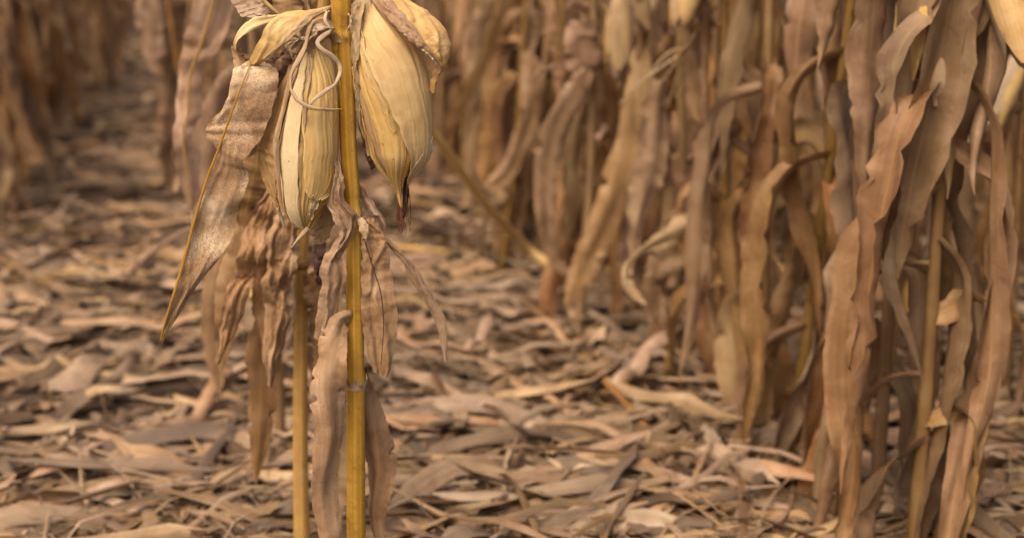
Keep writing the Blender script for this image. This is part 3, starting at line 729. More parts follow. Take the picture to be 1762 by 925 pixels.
# thin dried twisted tips looping over the left ear
def tendril(pts, radii, seed):
    rng = np.random.default_rng(seed)
    path = crom([P(p[0], p[1], Y0 + p[2]) for p in pts], 90)
    rad = crom(np.stack([radii] * 3, 1), 90)[:, 0] * F_SC
    rad = rad * 1.1 * (1 + 0.28 * smooth_noise(90, rng, 14))
    path = path + 0.0006 * np.stack([smooth_noise(90, rng, 22) for _ in range(3)], 1)
    G, U = tube_geo(path, np.maximum(rad, 0.0003), 10, 0.38, 0.2, twist=4.0)
    o = link('dried_tip', grid_mesh('dried_tip', G - base, U, closed=True), M['tendril'], main)
    return o
F_SC = 0.86
tendril([(563, 20, -.020), (560, 34, -.028), (569, 52, -.030), (556, 64, -.036), (547, 74, -.040), (556, 86, -.044), (572, 98, -.042), (584, 112, -.040), (586, 126, -.042), (578, 143, -.050), (558, 159, -.056), (540, 173, -.058), (528, 190, -.056), (525, 215, -.050)],
        [0.0018, 0.002, 0.0026, 0.003, 0.0034, 0.0034, 0.003, 0.0029, 0.0027, 0.0027, 0.0024, 0.0023, 0.0018, 0.0006], 1)
tendril([(560, 30, -.024), (538, 38, -.030), (531, 54, -.034), (527, 76, -.040), (518, 98, -.046), (506, 116, -.050), (500, 136, -.053), (501, 154, -.056), (511, 170, -.060), (530, 183, -.062), (550, 188, -.060), (570, 188.5, -.052), (588, 188, -.044)],
        [0.002, 0.0026, 0.003, 0.0032, 0.0034, 0.003, 0.0026, 0.0025, 0.0026, 0.0027, 0.0025, 0.002, 0.0005], 2)
tendril([(566, 18, -.012), (561, 28, -.02), (566, 44, -.024), (572, 54, -.022)], [0.0014, 0.0018, 0.002, 0.0008], 3)
tendril([(505, 62, -.03), (516, 65, -.034), (529, 68, -.036), (540, 66, -.034)], [0.001, 0.002, 0.002, 0.0008], 4)
tendril([(599, 24, -.014), (604, 32, -.016), (602, 44, -.018), (596, 56, -.016)], [0.0012, 0.0012, 0.001, 0.0005], 5)

# lower leaves round the stalk
h1 = loft('leaf', [(577, 262, -.008), (577, 285, -.014), (570, 315, -.020), (563, 350, -.022), (574, 378, -.026), (584, 402, -.028), (566, 430, -.030), (551, 458, -.028), (553, 490, -.026), (546, 530, -.02), (540, 580, -.01)],
     [(580, 264, -.010), (588, 288, -.020), (593, 315, -.024), (592, 345, -.026), (612, 366, -.022), (612, 388, -.022), (602, 415, -.026), (590, 442, -.028), (599, 466, -.030), (592, 500, -.028), (584, 540, -.02), (560, 590, -.01)],
     M['leaf_tan'], main, n=110, m=21, bulge=0.004, ruffle=0.006, rfreq=3.5, wrinkle=0.0035, edge=0.0012, seed=27)
h1['label'] = 'crumpled tan leaf clinging to the front of the stalk'
i1 = loft('leaf', [(616, 372, -.006), (620, 400, -.010), (622, 440, -.012), (622, 500, -.012), (624, 560, -.01), (640, 640, 0)], [(638, 372, .0), (656, 394, .002), (668, 424, .0), (671, 460, .004), (679, 504, .0), (684, 560, .004), (668, 648, .01)],
     M['leaf_tan'], main, n=90, m=21, bulge=0.004, fold=0.002, ruffle=0.005, rfreq=4, wrinkle=0.003, edge=0.0014, seed=28)
tube('midrib', [P(x, y, Y0 - .014) for x, y in [(621, 384), (628, 415), (640, 455), (655, 504), (660, 560), (655, 636)]], [0.0005, 0.0007, 0.0007, 0.0007, 0.0006, 0.0004], M['dark_leaf'], i1, n=40, seg=6)
loft('leaf', [(612, 318, .012), (622, 340, .014), (640, 366, .012), (655, 384, .012), (660, 396, .014)], [(616, 314, .016), (632, 332, .020), (646, 352, .018), (661, 378, .016), (664, 394, .014)], M['leaf_tan'], main, n=46, m=9, bulge=0.006, ruffle=0.003, wrinkle=0.002, seed=29)
loft('leaf', [(656, 404, .02), (672, 430, .022), (694, 452, .026), (702, 476, .030), (722, 506, .034), (750, 560, .04), (765, 620, .04)], [(668, 408, .02), (684, 428, .026), (702, 444, .032), (722, 470, .036), (744, 506, .04), (768, 556, .045), (770, 620, .04)],
     M['leaf_tan'], main, n=70, m=13, bulge=0.004, ruffle=0.003, rfreq=3, wrinkle=0.002, edge=0.001, seed=30)
loft('leaf', [(540, 358, .02), (536, 390, .018), (537, 412, .016), (541, 426, .016)], [(572, 352, .016), (574, 380, .012), (568, 405, .012), (556, 426, .014)], M['husk_dry'], main, n=44, m=13, bulge=0.004, ruffle=0.003, rfreq=3, wrinkle=0.002, edge=0.0024, seed=31)
dk = loft('leaf', [(540, 420, .012), (537, 448, .012), (540, 470, .012), (548, 490, .014)], [(560, 416, .008), (558, 446, .008), (553, 470, .01), (551, 492, .012)], M['dark_leaf'], main, n=40, m=11, bulge=0.004, ruffle=0.004, rfreq=3, wrinkle=0.002, edge=0.002, seed=32)
dk['label'] = 'small dark red-brown shred under the left ear'
collar_bits = loft('leaf', [(614, 378, -.012), (617, 392, -.016), (624, 406, -.016), (627, 416, -.016)], [(622, 374, -.012), (634, 384, -.016), (634, 398, -.018), (629, 414, -.016)], M['tendril'], main, n=24, m=9, bulge=0.003, ruffle=0.003, rfreq=4, wrinkle=0.002, edge=0.002, seed=33)
# lower part of the plant, down towards the ground
ribbon('leaf', [(606, 548, 1.79), (590, 556, 1.775), (572, 600, 1.76), (566, 670, 1.75), (574, 750, 1.75), (562, 840, 1.75), (568, 930, 1.75), (560, 1010, 1.75)], [0.024, 0.034, 0.046, 0.05, 0.05, 0.045, 0.03, 0.003], M['leaf_tan'], main, Y=1.80, alpha=(10, 30, -20, 35, 50, 10, 60), curl=0.7, n=110, m=17, ruffle=0.005, rfreq=4, seed=41)
ribbon('leaf', [(612, 640), (626, 662, 1.81), (640, 720, 1.82), (652, 800, 1.82), (644, 880, 1.82), (656, 960, 1.82)], [0.02, 0.03, 0.045, 0.048, 0.038, 0.004], M['leaf_brown'], main, Y=1.80, alpha=(0, 40, 10, -40, -10), curl=0.8, n=90, m=15, ruffle=0.005, rfreq=4, seed=42)
# upper part above the picture: more leaves and the tassel
for k, (zz, an) in enumerate(((1.32, 2.6), (1.46, -0.4), (1.60, 2.2), (1.72, -0.9))):
    o = link('leaf', LEAF_MESHES[k * 3][0], None, main)
    xx = np.interp(zz, sp[::-1, 2], sp[::-1, 0]) - base[0]
    o.location = (xx, 0.0, zz - base[2]); o.rotation_euler = (0, 0, an); o.scale = (0.6, 0.6, 0.55)

# ------------------------------------------------------------------ the plant right behind: second stalk and its hanging leaves
b2 = np.array([row_x(0, 2.2) - 0.0, 2.2, 0.0]); bx = P(517, 905, 2.2)[0]; b2[0] = bx; b2[2] = float(ground_h(bx, 2.2)) - 0.01
pl2 = thing('corn_plant', 'slightly blurred corn plant directly behind the focused one, stalk below the left ear', 'corn plant', b2.tolist(), GROUP_ROW)
tube('stalk', [P(575, -300, 2.2), P(566, -80, 2.2), P(557, 8, 2.2), P(545, 150, 2.2), P(528, 330, 2.2), P(519, 430, 2.2), P(518, 505, 2.2), P(517, 760, 2.2), b2],
     [0.007, 0.009, 0.0095, 0.0105, 0.011, 0.0112, 0.0118, 0.013, 0.015], M['stalk'], pl2, n=120, seg=14)
tube('stalk_node', [P(518.5, 462, 2.2), P(518.4, 455, 2.2), P(518.4, 448, 2.2)], [0.0118, 0.0135, 0.0118], M['far_stalk'], pl2, n=10, seg=14)
lw = [
    ([(462, 318), (440, 350), (424, 400), (408, 450), (398, 505), (388, 570), (380, 640)], [0.01, 0.035, 0.05, 0.055, 0.05, 0.04, 0.004], (40, 10, -20, 10, 30, 0), 2.12, 'leaf_ribbed'),
    ([(478, 330), (468, 365), (462, 410), (470, 455), (464, 505), (470, 570), (462, 650)], [0.01, 0.05, 0.066, 0.066, 0.06, 0.045, 0.004], (10, -10, 15, 0, 30, 20), 2.16, 'leaf_brown'),
    ([(505, 360), (497, 400), (494, 440), (486, 480), (492, 540), (480, 600)], [0.012, 0.035, 0.04, 0.038, 0.03, 0.004], (20, 40, 10, -20, 0), 2.14, 'leaf_ribbed'),
    ([(447, 262), (440, 290), (430, 330), (424, 370), (428, 410)], [0.02, 0.042, 0.045, 0.035, 0.01], (0, 10, 20, 10), 2.10, 'leaf_ochre'),
    ([(540, 4), (520, -20), (500, -12), (494, 10), (498, 40), (506, 70)], [0.02, 0.04, 0.05, 0.05, 0.04, 0.01], (0, 20, 10, -10, 0), 2.12, 'leaf_ribbed'),
    ([(530, 470), (545, 500), (558, 560), (560, 640), (550, 720)], [0.02, 0.045, 0.055, 0.045, 0.006], (0, 20, -20, 10), 2.18, 'leaf_brown'),
    ([(508, 480), (470, 540), (452, 620), (448, 720), (440, 830)], [0.02, 0.05, 0.06, 0.05, 0.006], (0, 20, -20, 10), 2.2, 'leaf_brown'),
    ([(525, 600), (560, 640), (580, 720), (572, 830), (584, 920)], [0.02, 0.05, 0.06, 0.05, 0.006], (10, 30, -20, 10), 2.22, 'leaf_brown'),
]
loft('leaf', [(470, 296, 0), (448, 345, -.01), (426, 385, .01), (410, 430, -.01), (402, 470, .01), (388, 505, -.01), (380, 560, 0), (372, 620, 0)],
     [(492, 304, .01), (482, 350, -.01), (470, 392, .01), (452, 432, -.01), (446, 470, .02), (428, 505, .0), (412, 560, .01), (378, 625, 0)],
     M['leaf_ribbed'], pl2, Yb=2.08, n=80, m=25, bulge=0.006, ruffle=0.012, rfreq=4, wrinkle=0.006, edge=0.003, seed=81)
loft('leaf', [(492, 326, 0), (474, 370, .01), (458, 415, -.01), (462, 455, .01), (450, 490, -.01), (456, 530, .01), (452, 600, 0), (462, 660, 0)],
     [(520, 345, .01), (514, 380, -.01), (508, 425, .01), (512, 460, -.01), (500, 495, .02), (504, 530, .0), (486, 600, .01), (468, 664, 0)],
     M['leaf_tan'], pl2, Yb=2.03, n=80, m=25, bulge=0.006, ruffle=0.012, rfreq=4, wrinkle=0.006, edge=0.003, seed=82)
for k, (pts, wd, al, Yq, mt) in enumerate(lw):
    ribbon('leaf', pts, wd, M[mt], pl2, Y=Yq, alpha=al, curl=0.45, n=60, m=13, ruffle=0.006, rfreq=6, seed=60 + k)

# ------------------------------------------------------------------ other hand-placed plants of the middle distance
WIDEN = 1.25
def hand_plant(px_top, px_base, Y, label, leaves, rad=0.011, group=GROUP_ROW, top=-350, mat='far_stalk', extra=0):
    """a plant whose stalk passes px_top at the top edge of the photo and reaches the ground at px_base"""
    xb = (px_base - CX) / F_PX * Y
    b = np.array([xb, Y, float(ground_h(xb, Y)) - 0.01])
    t = thing('corn_plant', label, 'corn plant', b.tolist(), group)
    a = P(px_top, 0, Y); tpt = P(px_top + (px_top - px_base) * 0.4, top, Y)
    pth = crom([tpt, a, (a + b) / 2 + np.array([0.012, 0, 0]), b], 60)
    z = pth[:, 2]
    rr = np.linspace(rad * 0.55, rad * 1.25, 60) * (1 + 0.14 * np.exp(-(((z + .085) % .17 - .085) / 0.012) ** 2))
    tube('stalk', pth, rr, M[mat], t, seg=10, resample=False)
    for k, (pts, wd, al, dY, mt) in enumerate(leaves):
        ribbon('leaf', pts, [q * WIDEN for q in wd], M[mt], t, Y=Y + dY, alpha=al, curl=0.4, n=54, m=11, ruffle=0.007, rfreq=6, seed=int(px_base) + k)
    rg = np.random.default_rng(int(px_base) + 5000)
    for k in range(extra):                             # ordinary drooping leaves higher and lower on the stalk
        z = 0.25 + 1.15 * (k + rg.uniform(-0.3, 0.3)) / extra
        q = np.array([np.interp(z, pth[::-1, 2], pth[::-1, c]) for c in range(3)]) - b
        o = link('leaf', LEAF_MESHES[int(rg.integers(len(LEAF_MESHES)))][int(rg.random() < 0.25)], None, t)
        o.location = q.tolist(); sc_ = rg.uniform(0.95, 1.25); o.scale = (sc_, sc_, sc_)
        o.rotation_euler = (R(rg.uniform(-8, 8)), R(rg.uniform(-8, 8)), rg.uniform(-0.6, 3.7))
    return t
# plant left of the focused one whose broad leaf hangs at x 300-390
p3 = hand_plant(430, 455, 2.75, 'blurred corn plant with broad hanging leaf just left of the focused plant', [
    ([(440, 120), (400, 150), (372, 220), (350, 300), (352, 370), (346, 440)], [0.03, 0.06, 0.066, 0.06, 0.045, 0.006], (0, 30, 20, -20, 30), 0.05, 'leaf_brown'),
    ([(450, 300), (420, 330), (395, 400), (380, 480), (372, 580), (378, 680)], [0.03, 0.06, 0.066, 0.06, 0.05, 0.006], (0, 30, -30, 20, 10), 0.0, 'leaf_brown'),
    ([(440, -60), (430, 10), (420, 70), (424, 140), (416, 200)], [0.03, 0.06, 0.06, 0.05, 0.006], (20, 30, 60, 10), 0.05, 'leaf_brown'),
    ([(300, 330), (318, 300), (350, 330), (360, 400), (350, 470)], [0.01, 0.04, 0.05, 0.045, 0.006], (20, 30, 10, 10), 0.1, 'leaf_brown'),
])
bl_ = loft('leaf', [(430, -170, .1), (350, -60, 0), (330, 20, -.02), (315, 75, 0), (306, 130, .02), (302, 190, 0), (299, 245, -.02), (304, 300, 0), (322, 352, .02), (330, 385, .02)],
     [(440, -160, .1), (415, -60, .03), (398, 35, .02), (380, 80, 0), (347, 125, .02), (350, 185, .03), (331, 232, 0), (345, 275, .02), (337, 352, .03), (334, 388, .02)],
     M['leaf_tan'], p3, Yb=2.60, n=90, m=15, bulge=0.004, ruffle=0.006, rfreq=4, wrinkle=0.002, edge=0.003, seed=71)
tube('midrib', [P(x, y, 2.586) for x, y in [(434, -164), (380, -60), (362, 22), (345, 78), (328, 128), (324, 190), (316, 240), (322, 300), (331, 360)]], [.002, .0022, .0024, .0024, .0022, .002, .0018, .0014, .0008], M['midrib'], bl_, n=60, seg=6, flat=0.5)
hand_plant(290, 340, 4.3, 'blurred corn plant at the edge of the left path with narrow hanging leaf', [
    ([(268, -60), (258, 0), (256, 50), (262, 95), (268, 128)], [0.03, 0.065, 0.07, 0.055, 0.01], (0, 10, -10, 10), 0.0, 'leaf_brown'),
    ([(290, -20), (302, 10), (300, 60), (292, 120), (284, 170)], [0.03, 0.06, 0.06, 0.05, 0.01], (30, 50, 20, 10), 0.1, 'leaf_brown'),
    ([(300, 120), (290, 160), (294, 220), (288, 280), (296, 330)], [0.03, 0.06, 0.06, 0.05, 0.01], (30, 20, 60, 10), 0.1, 'leaf_brown'),
    ([(310, 160), (330, 190), (336, 260), (328, 330)], [0.03, 0.06, 0.06, 0.01], (0, 30, 20), -0.1, 'leaf_brown'),
])
# right row, hand-placed plants
hand_plant(905, 862, 4.35, 'blurred corn plant with leaf curving down like a hook, right row', [
    ([(890, -60), (868, 10), (850, 60), (826, 120), (795, 175), (765, 212), (752, 232)], [0.02, 0.045, 0.05, 0.048, 0.04, 0.025, 0.005], (30, 50, 50, 55, 50, 40), -0.1, 'leaf_ochre'),
    ([(905, 90), (918, 130), (918, 180), (902, 240), (880, 290), (850, 318), (832, 322)], [0.03, 0.06, 0.066, 0.06, 0.055, 0.045, 0.008], (10, 20, 30, 20, 10, 0), -0.15, 'leaf_ribbed'),
    ([(890, 130), (860, 160), (846, 220), (838, 280), (832, 320)], [0.03, 0.06, 0.066, 0.06, 0.01], (0, 20, -10, 20), 0.0, 'leaf_brown'),
    ([(900, 20), (868, 50), (858, 100), (864, 150)], [0.03, 0.06, 0.06, 0.01], (0, 20, 10), 0.05, 'leaf_brown'),
    ([(905, 10), (925, 30), (935, 90), (928, 150), (934, 200)], [0.03, 0.055, 0.055, 0.045, 0.01], (30, 20, 50, 20), 0.1, 'leaf_brown'),
    ([(895, 160), (888, 210), (896, 270), (884, 330)], [0.03, 0.05, 0.05, 0.01], (40, 20, 60), 0.1, 'leaf_ochre'),
    ([(880, -20), (845, 10), (826, 60), (822, 130), (812, 190)], [0.03, 0.055, 0.06, 0.05, 0.01], (10, 30, 10, 30), 0.15, 'leaf_brown'),
], extra=7)
p4 = hand_plant(1022, 1000, 3.6, 'blurred corn plant with single pale ear hanging near the top, right row', [
    ([(1110, 90), (1108, 150), (1095, 220), (1070, 300), (1045, 370), (1015, 440), (990, 495), (975, 530)], [0.03, 0.07, 0.08, 0.075, 0.065, 0.06, 0.05, 0.01], (0, 15, -20, 10, 15, -10, 10), -0.2, 'leaf_ribbed'),
    ([(1010, 120), (995, 150), (965, 210), (942, 280), (938, 350), (946, 410), (965, 455), (985, 480)], [0.03, 0.05, 0.06, 0.06, 0.05, 0.045, 0.03, 0.006], (0, 15, 20, -10, 30, 40, 20), -0.1, 'leaf_brown'),
    ([(1020, 150), (1000, 200), (985, 270), (990, 340), (972, 420)], [0.03, 0.05, 0.055, 0.05, 0.008], (30, 20, 40, 20), 0.0, 'leaf_ochre'),
    ([(1010, 30), (1000, 60), (1006, 110), (1000, 165)], [0.03, 0.07, 0.08, 0.02], (0, 10, 20), -0.05, 'leaf_brown'),
    ([(1030, 60), (1050, 100), (1046, 170), (1056, 240), (1048, 310)], [0.03, 0.055, 0.06, 0.05, 0.01], (30, 10, 40, 20), 0.1, 'leaf_brown'),
    ([(1015, 10), (985, 20), (968, 70), (972, 130), (964, 190)], [0.03, 0.055, 0.06, 0.05, 0.01], (0, 25, 10, 40), 0.1, 'leaf_brown'),
    ([(1012, 230), (1030, 270), (1036, 330), (1026, 390), (1032, 440)], [0.03, 0.05, 0.05, 0.045, 0.01], (30, 10, 50, 20), 0.05, 'leaf_brown'),
    ([(1040, -30), (1085, -10), (1098, 40), (1092, 100), (1100, 150)], [0.03, 0.055, 0.06, 0.05, 0.01], (0, 25, 40, 20), 0.1, 'leaf_ochre'),
    ([(962, 112), (942, 118), (925, 128), (908, 145)], [0.006, 0.01, 0.01, 0.003], (20, 20, 20), -0.2, 'leaf_ribbed'),
], extra=7)
bx4 = base_of(p4)
for (exx, eyy, eY) in ((1064, -6, 3.42),):
    body, hus = EARS[1]
    e = link('ear', body, None, p4); q = P(exx, eyy, eY) - bx4; e.location = q.tolist(); e.rotation_euler = (0, R(4), R(70)); e.scale = (0.92, 0.92, 0.92)
    e['label'] = 'single pale hanging ear'
    for hm in hus: link('husk_leaf', hm, None, e)
    tube('shank', [P(1028, -30, 3.6), P(1045, -36, 3.52), P(1060, -26, 3.44), P(1064, -2, 3.42)], [0.01, 0.01, 0.011, 0.011], M['far_stalk'], e, n=20, seg=8)
    # the shank was laid out from the plant's foot: bring it into the ear's own space
    sh = e.children[-1]; sh.matrix_parent_inverse = e.matrix_basis.inverted()
p5 = hand_plant(1168, 1178, 3.35, 'nearest corn plant at right with drooping branched tassel and curled leaf', [
    ([(1190, 380), (1160, 402), (1125, 420), (1098, 440), (1080, 465), (1082, 490), (1098, 510), (1112, 524)], [0.05, 0.04, 0.026, 0.020, 0.019, 0.019, 0.014, 0.004], (10, 20, 30, 35, 30, 25, 20), -0.45, 'tendril'),
    ([(1195, 330), (1170, 400), (1150, 440), (1130, 470), (1125, 500), (1140, 560)], [0.03, 0.07, 0.075, 0.05, 0.045, 0.01], (0, 10, -20, 30, 10), -0.1, 'leaf_brown'),
    ([(1140, 140), (1128, 190), (1126, 260), (1112, 320), (1096, 380), (1088, 450)], [0.03, 0.06, 0.065, 0.06, 0.045, 0.006], (30, 20, 10, 30, 10), -0.1, 'leaf_brown'),
    ([(1180, 120), (1190, 180), (1180, 250), (1192, 330), (1180, 420)], [0.03, 0.06, 0.07, 0.06, 0.006], (0, 20, 30, 10), 0.0, 'leaf_ribbed'),
    ([(1165, 60), (1142, 100), (1136, 170), (1150, 230), (1166, 290)], [0.02, 0.04, 0.045, 0.04, 0.006], (40, 20, 40, 20), 0.05, 'leaf_ochre'),
    ([(1172, -20), (1140, 0), (1126, 50), (1132, 110), (1124, 160)], [0.03, 0.05, 0.055, 0.045, 0.01], (20, 10, 40, 20), 0.15, 'leaf_brown'),
    ([(1160, 200), (1152, 260), (1160, 330), (1148, 400)], [0.03, 0.05, 0.055, 0.01], (20, 50, 20), 0.1, 'leaf_ochre'),
    ([(1200, 430), (1230, 470), (1240, 560), (1228, 650), (1236, 740)], [0.03, 0.06, 0.07, 0.06, 0.006], (0, 20, 30, 10), -0.05, 'leaf_brown'),
    ([(1175, 520), (1150, 560), (1140, 640), (1150, 720), (1140, 800)], [0.03, 0.06, 0.07, 0.06, 0.006], (0, 20, 30, 10), -0.05, 'leaf_brown'),
], extra=7)
ts = tube('tassel', [P(1232, 10, 3.1), P(1205, 48, 3.08), P(1180, 82, 3.06), P(1160, 104, 3.05)], [0.005, 0.004, 0.0035, 0.003], M['far_stalk'], p5, n=24, seg=8)
for pts in ([(1164, 98), (1135, 118), (1108, 138), (1085, 158), (1068, 178)], [(1186, 74), (1160, 112), (1140, 140), (1120, 160), (1112, 176)],
            [(1196, 60), (1186, 100), (1180, 135), (1172, 165)], [(1180, 82), (1150, 92), (1125, 118), (1112, 140)], [(1192, 64), (1170, 110), (1160, 150), (1150, 178)]):
    rg = np.random.default_rng(len(pts) + pts[0][0])
    pth = crom([P(x, y, 3.06 + 0.02 * i) for i, (x, y) in enumerate(pts)], 40)
    tube('tassel_branch', pth, np.abs(0.0022 + 0.0011 * np.sin(np.arange(40) * 1.9)) * np.linspace(1, 0.7, 40) * 1.3, M['tendril'], ts, seg=6, resample=False)

# fallen and leaning stalks between the rows
def lone_stalk(name, pts, radii, label, mat, group=None):
    p0 = pts[-1]; b = P(*p0)
    o = bpy.data.objects.new('tmp', None)
    path = crom([P(*p) for p in pts], 50); rad = crom(np.stack([radii] * 3, 1), 50)[:, 0]
    L = np.linspace(0, 1, 50) * 4
    rad = rad * (1 + 0.15 * np.exp(-(((L + .5) % 1 - .5) / 0.05) ** 2))
    G, U = tube_geo(path, rad, 12, ref=(0, -1, 0.3))
    me = grid_mesh(name, G - b, U, closed=True)
    q = link(name, me, mat); q.location = b.tolist()
    q['label'] = label; q['category'] = 'corn stalk'
    if group: q['group'] = group
    bpy.data.objects.remove(o)
    return q
def ground_P(px, py, z=0.02):
    d = FWD + np.array([1.0, 0, 0]) * (px - CX) / F_PX + UP * (CY - py) / F_PX
    t = (z - CAM_Z) / d[2]
    return CAMP + d * t
gd = ground_P(985, 478)
lone_stalk('leaning_corn_stalk', [(735, 218, 3.4), (770, 262, 3.5), (830, 345, 3.72), (900, 420, 3.98), (948, 458, gd[1] - 0.12), (985, 480, gd[1])], [0.0115, 0.0122, 0.013, 0.0135, 0.0138, 0.0138],
           'long ochre corn stalk leaning diagonally to the ground right of the ears', M['stalk_pale'])
g2 = ground_P(205, 495)
lone_stalk('arched_corn_stalk', [(345, 388, 3.3), (315, 400, 3.4), (268, 430, 3.6), (230, 464, g2[1] - .15), (204, 496, g2[1])], [0.005, 0.006, 0.0075, 0.008, 0.008],
           'thin pale stalk arching down to the litter left of the mottled leaf', M['leaf_tan'])
g3 = ground_P(170, 505); g3b = ground_P(-30, 425)
lone_stalk('fallen_corn_stalk', [(-40, 425, g3b[1] - .1), (20, 456, (g3[1] + g3b[1]) / 2 - .1), (80, 484, g3[1] - .02), (175, 506, g3[1])], [0.007, 0.0085, 0.009, 0.008],
           'ochre fallen stalk curving through the litter at the lower left', M['leaf_ochre'])

# ------------------------------------------------------------------ rows of ordinary plants
rng = np.random.default_rng(77)
ORD = ['first', 'second', 'third', 'fourth', 'fifth', 'sixth', 'seventh', 'eighth', 'ninth', 'tenth', 'eleventh', 'twelfth', 'thirteenth', 'fourteenth',
       'fifteenth', 'sixteenth', 'seventeenth', 'eighteenth', 'nineteenth', 'twentieth', 'twenty-first', 'twenty-second', 'twenty-third', 'twenty-fourth', 'twenty-fifth', 'twenty-sixth']
def place_row(off, ys, text, ears_p=0.6, skip=lambda px, y: False, jitter=0.05):
    k = 0
    for y in ys:
        y = y + rng.uniform(-0.06, 0.06); x = row_x(off, y) + rng.uniform(-jitter, jitter)
        px, py, _ = to_px((x, y, 0.6))
        if px < -260 or px > 2020 or skip(px, y): continue
        e = 1 if rng.random() < ears_p else 0
        lab = text % ORD[k]
        place_plant(x, y, lab, rng, ears=e, n_leaf=int(rng.integers(12, 17)))
        k += 1
place_row(1.0, np.arange(2.15, 7.6, 0.24), '%s dry corn plant from the front in the nearest row on the right', 0.5,
          skip=lambda px, y: (y < 4.3 and px < 1240))
place_row(1.77, np.arange(2.6, 8.0, 0.25), '%s dry corn plant from the front in the second row on the right', 0.5, skip=lambda px, y: (y < 3.7 and px < 1240))
place_row(2.54, np.arange(3.0, 7.5, 0.36), '%s dry corn plant from the front in the third row on the right', 0.4)
place_row(-0.97, np.arange(4.9, 9.0, 0.30), '%s blurred corn plant from the front in the row left of the path', 0.4)
place_row(-1.74, np.arange(5.6, 9.0, 0.36), '%s blurred corn plant from the front in the second row at far left', 0.4)
place_row(0.0, np.arange(5.0, 9.0, 0.36), '%s blurred corn plant from the front behind the mottled leaf, along the path', 0.4, jitter=0.03)

for k, (px_, Yp) in enumerate(((880, 5.3), (915, 5.0), (950, 4.75), (985, 4.6), (1045, 4.4), (1085, 4.25), (1125, 4.05), (1160, 3.9), (1205, 3.75))):
    place_plant((px_ - CX) / F_PX * Yp * 1.04, Yp, '%s dry corn plant along the right row counted from the leaning stalk' % ORD[k], rng, ears=int(k in (1, 6)), n_leaf=16, zmin=0.3, zmax=1.3)

for k, (px_, Yp) in enumerate(((945, 4.5), (1015, 4.3), (1070, 4.15))):
    place_plant((px_ - CX) / F_PX * Yp * 1.04, Yp, '%s low broken corn plant with leaves trailing to the litter, right of the leaning stalk' % ORD[k], rng, ears=0, n_leaf=14, zmin=0.2, zmax=0.85)

# far standing corn that reads as one mass
def far_mass():
    rng = np.random.default_rng(8)
    V = []; Fq = []; UVs = []; nb = 0
    variants = [droop_leaf_geo(np.random.default_rng(300 + i), n=12, m=4) for i in range(14)]
    def add(g, u, closed=False):
        nonlocal nb
        nv, nu = g.shape[:2]
        idx = np.arange(nv * nu).reshape(nv, nu) + nb
        if closed:
            nx = np.roll(idx, -1, 1); q = np.stack([idx[:-1], nx[:-1], nx[1:], idx[1:]], -1)
        else:
            q = np.stack([idx[:-1, :-1], idx[:-1, 1:], idx[1:, 1:], idx[1:, :-1]], -1)
        V.append(g.reshape(-1, 3)); Fq.append(q.reshape(-1, 4)); UVs.append((u + rng.uniform(0, 3) * np.array([0, 1])).reshape(-1, 2)); nb += nv * nu
    spots = []
    for k in range(-7, 12):
        off = k * 0.77
        y0 = 9.0
        if k in (3,): y0 = 7.6
        if k >= 4: y0 = 4.2 + 0.2 * (k - 4)
        if k < -2: y0 = 6.8
        for y in np.arange(y0, 19 if k > -3 else 16, 0.36):
            spots.append((row_x(off + (0.23 if k > 0 else 0), y) + rng.uniform(-.06, .06), y + rng.uniform(-.1, .1)))
    for x, y in spots:
        px, py, _ = to_px((x, y, 0.9))
        if px < -1100 or px > 2800: continue
        h = rng.uniform(1.5, 2.0)
        z = np.linspace(0, h, 6)
        g, u = tube_geo(np.stack([x + rng.uniform(-.1, .1) * z / h, y + 0 * z, z - 0.02], 1), np.linspace(.013, .006, 6), 5, ref=(0, -1, .01))
        add(g, u, True)
        for q in range(7):
            g, u = variants[int(rng.integers(14))]
            a = rng.uniform(0, 6.28); c, s = math.cos(a), math.sin(a)
            Rm = np.array([[c, -s, 0], [s, c, 0], [0, 0, 1]])
            add(g @ Rm.T * rng.uniform(0.85, 1.2) + np.array([x, y, 0.25 + 1.2 * q / 6 + rng.uniform(-.1, .1)]), u)
    V = np.concatenate(V); Fq = np.concatenate(Fq); UVs = np.concatenate(UVs)
    me = bpy.data.meshes.new('standing_corn'); me.from_pydata(V.tolist(), [], Fq.tolist())
    me.uv_layers.new(name='uv').data.foreach_set('uv', UVs[Fq.reshape(-1)].astype(np.float32).reshape(-1))
    me.polygons.foreach_set('use_smooth', [True] * len(me.polygons))
    o = link('standing_corn', me, M['leaf_brown']); o['kind'] = 'stuff'
    o['label'] = 'far rows of dry standing corn reading as one brown mass'; o['category'] = 'corn field'
far_mass()

# ------------------------------------------------------------------ litter on the ground
def litter_piece(rng, L, W, n=7, m=3):
    s = np.linspace(0, 1, n)
    az = rng.uniform(-0.5, 0.5) + 0.7 * rng.uniform(-1, 1) * s
    hz = 0.02 + np.abs(smooth_noise(n, rng, 4)) * min(0.055, L * 0.18) * rng.uniform(0.1, 1)
    path = np.stack([np.cumsum(np.cos(az)) * L / n, np.cumsum(np.sin(az)) * L / n, hz], 1)
    path[:, :2] -= path[:, :2].mean(0)
    wd = W * np.clip(0.4 + 3 * s, 0, 1) * np.clip((1 - s) * 3.5, 0.06, 1)
    al = np.radians(rng.uniform(-35, 35) + rng.uniform(-70, 70) * s)
    return ribbon_geo(path, wd, al, 0.3 + 1.4 * rng.random(), m, 0.004, 6, int(rng.integers(1e6)), view=(0.02, 0.01, -1))

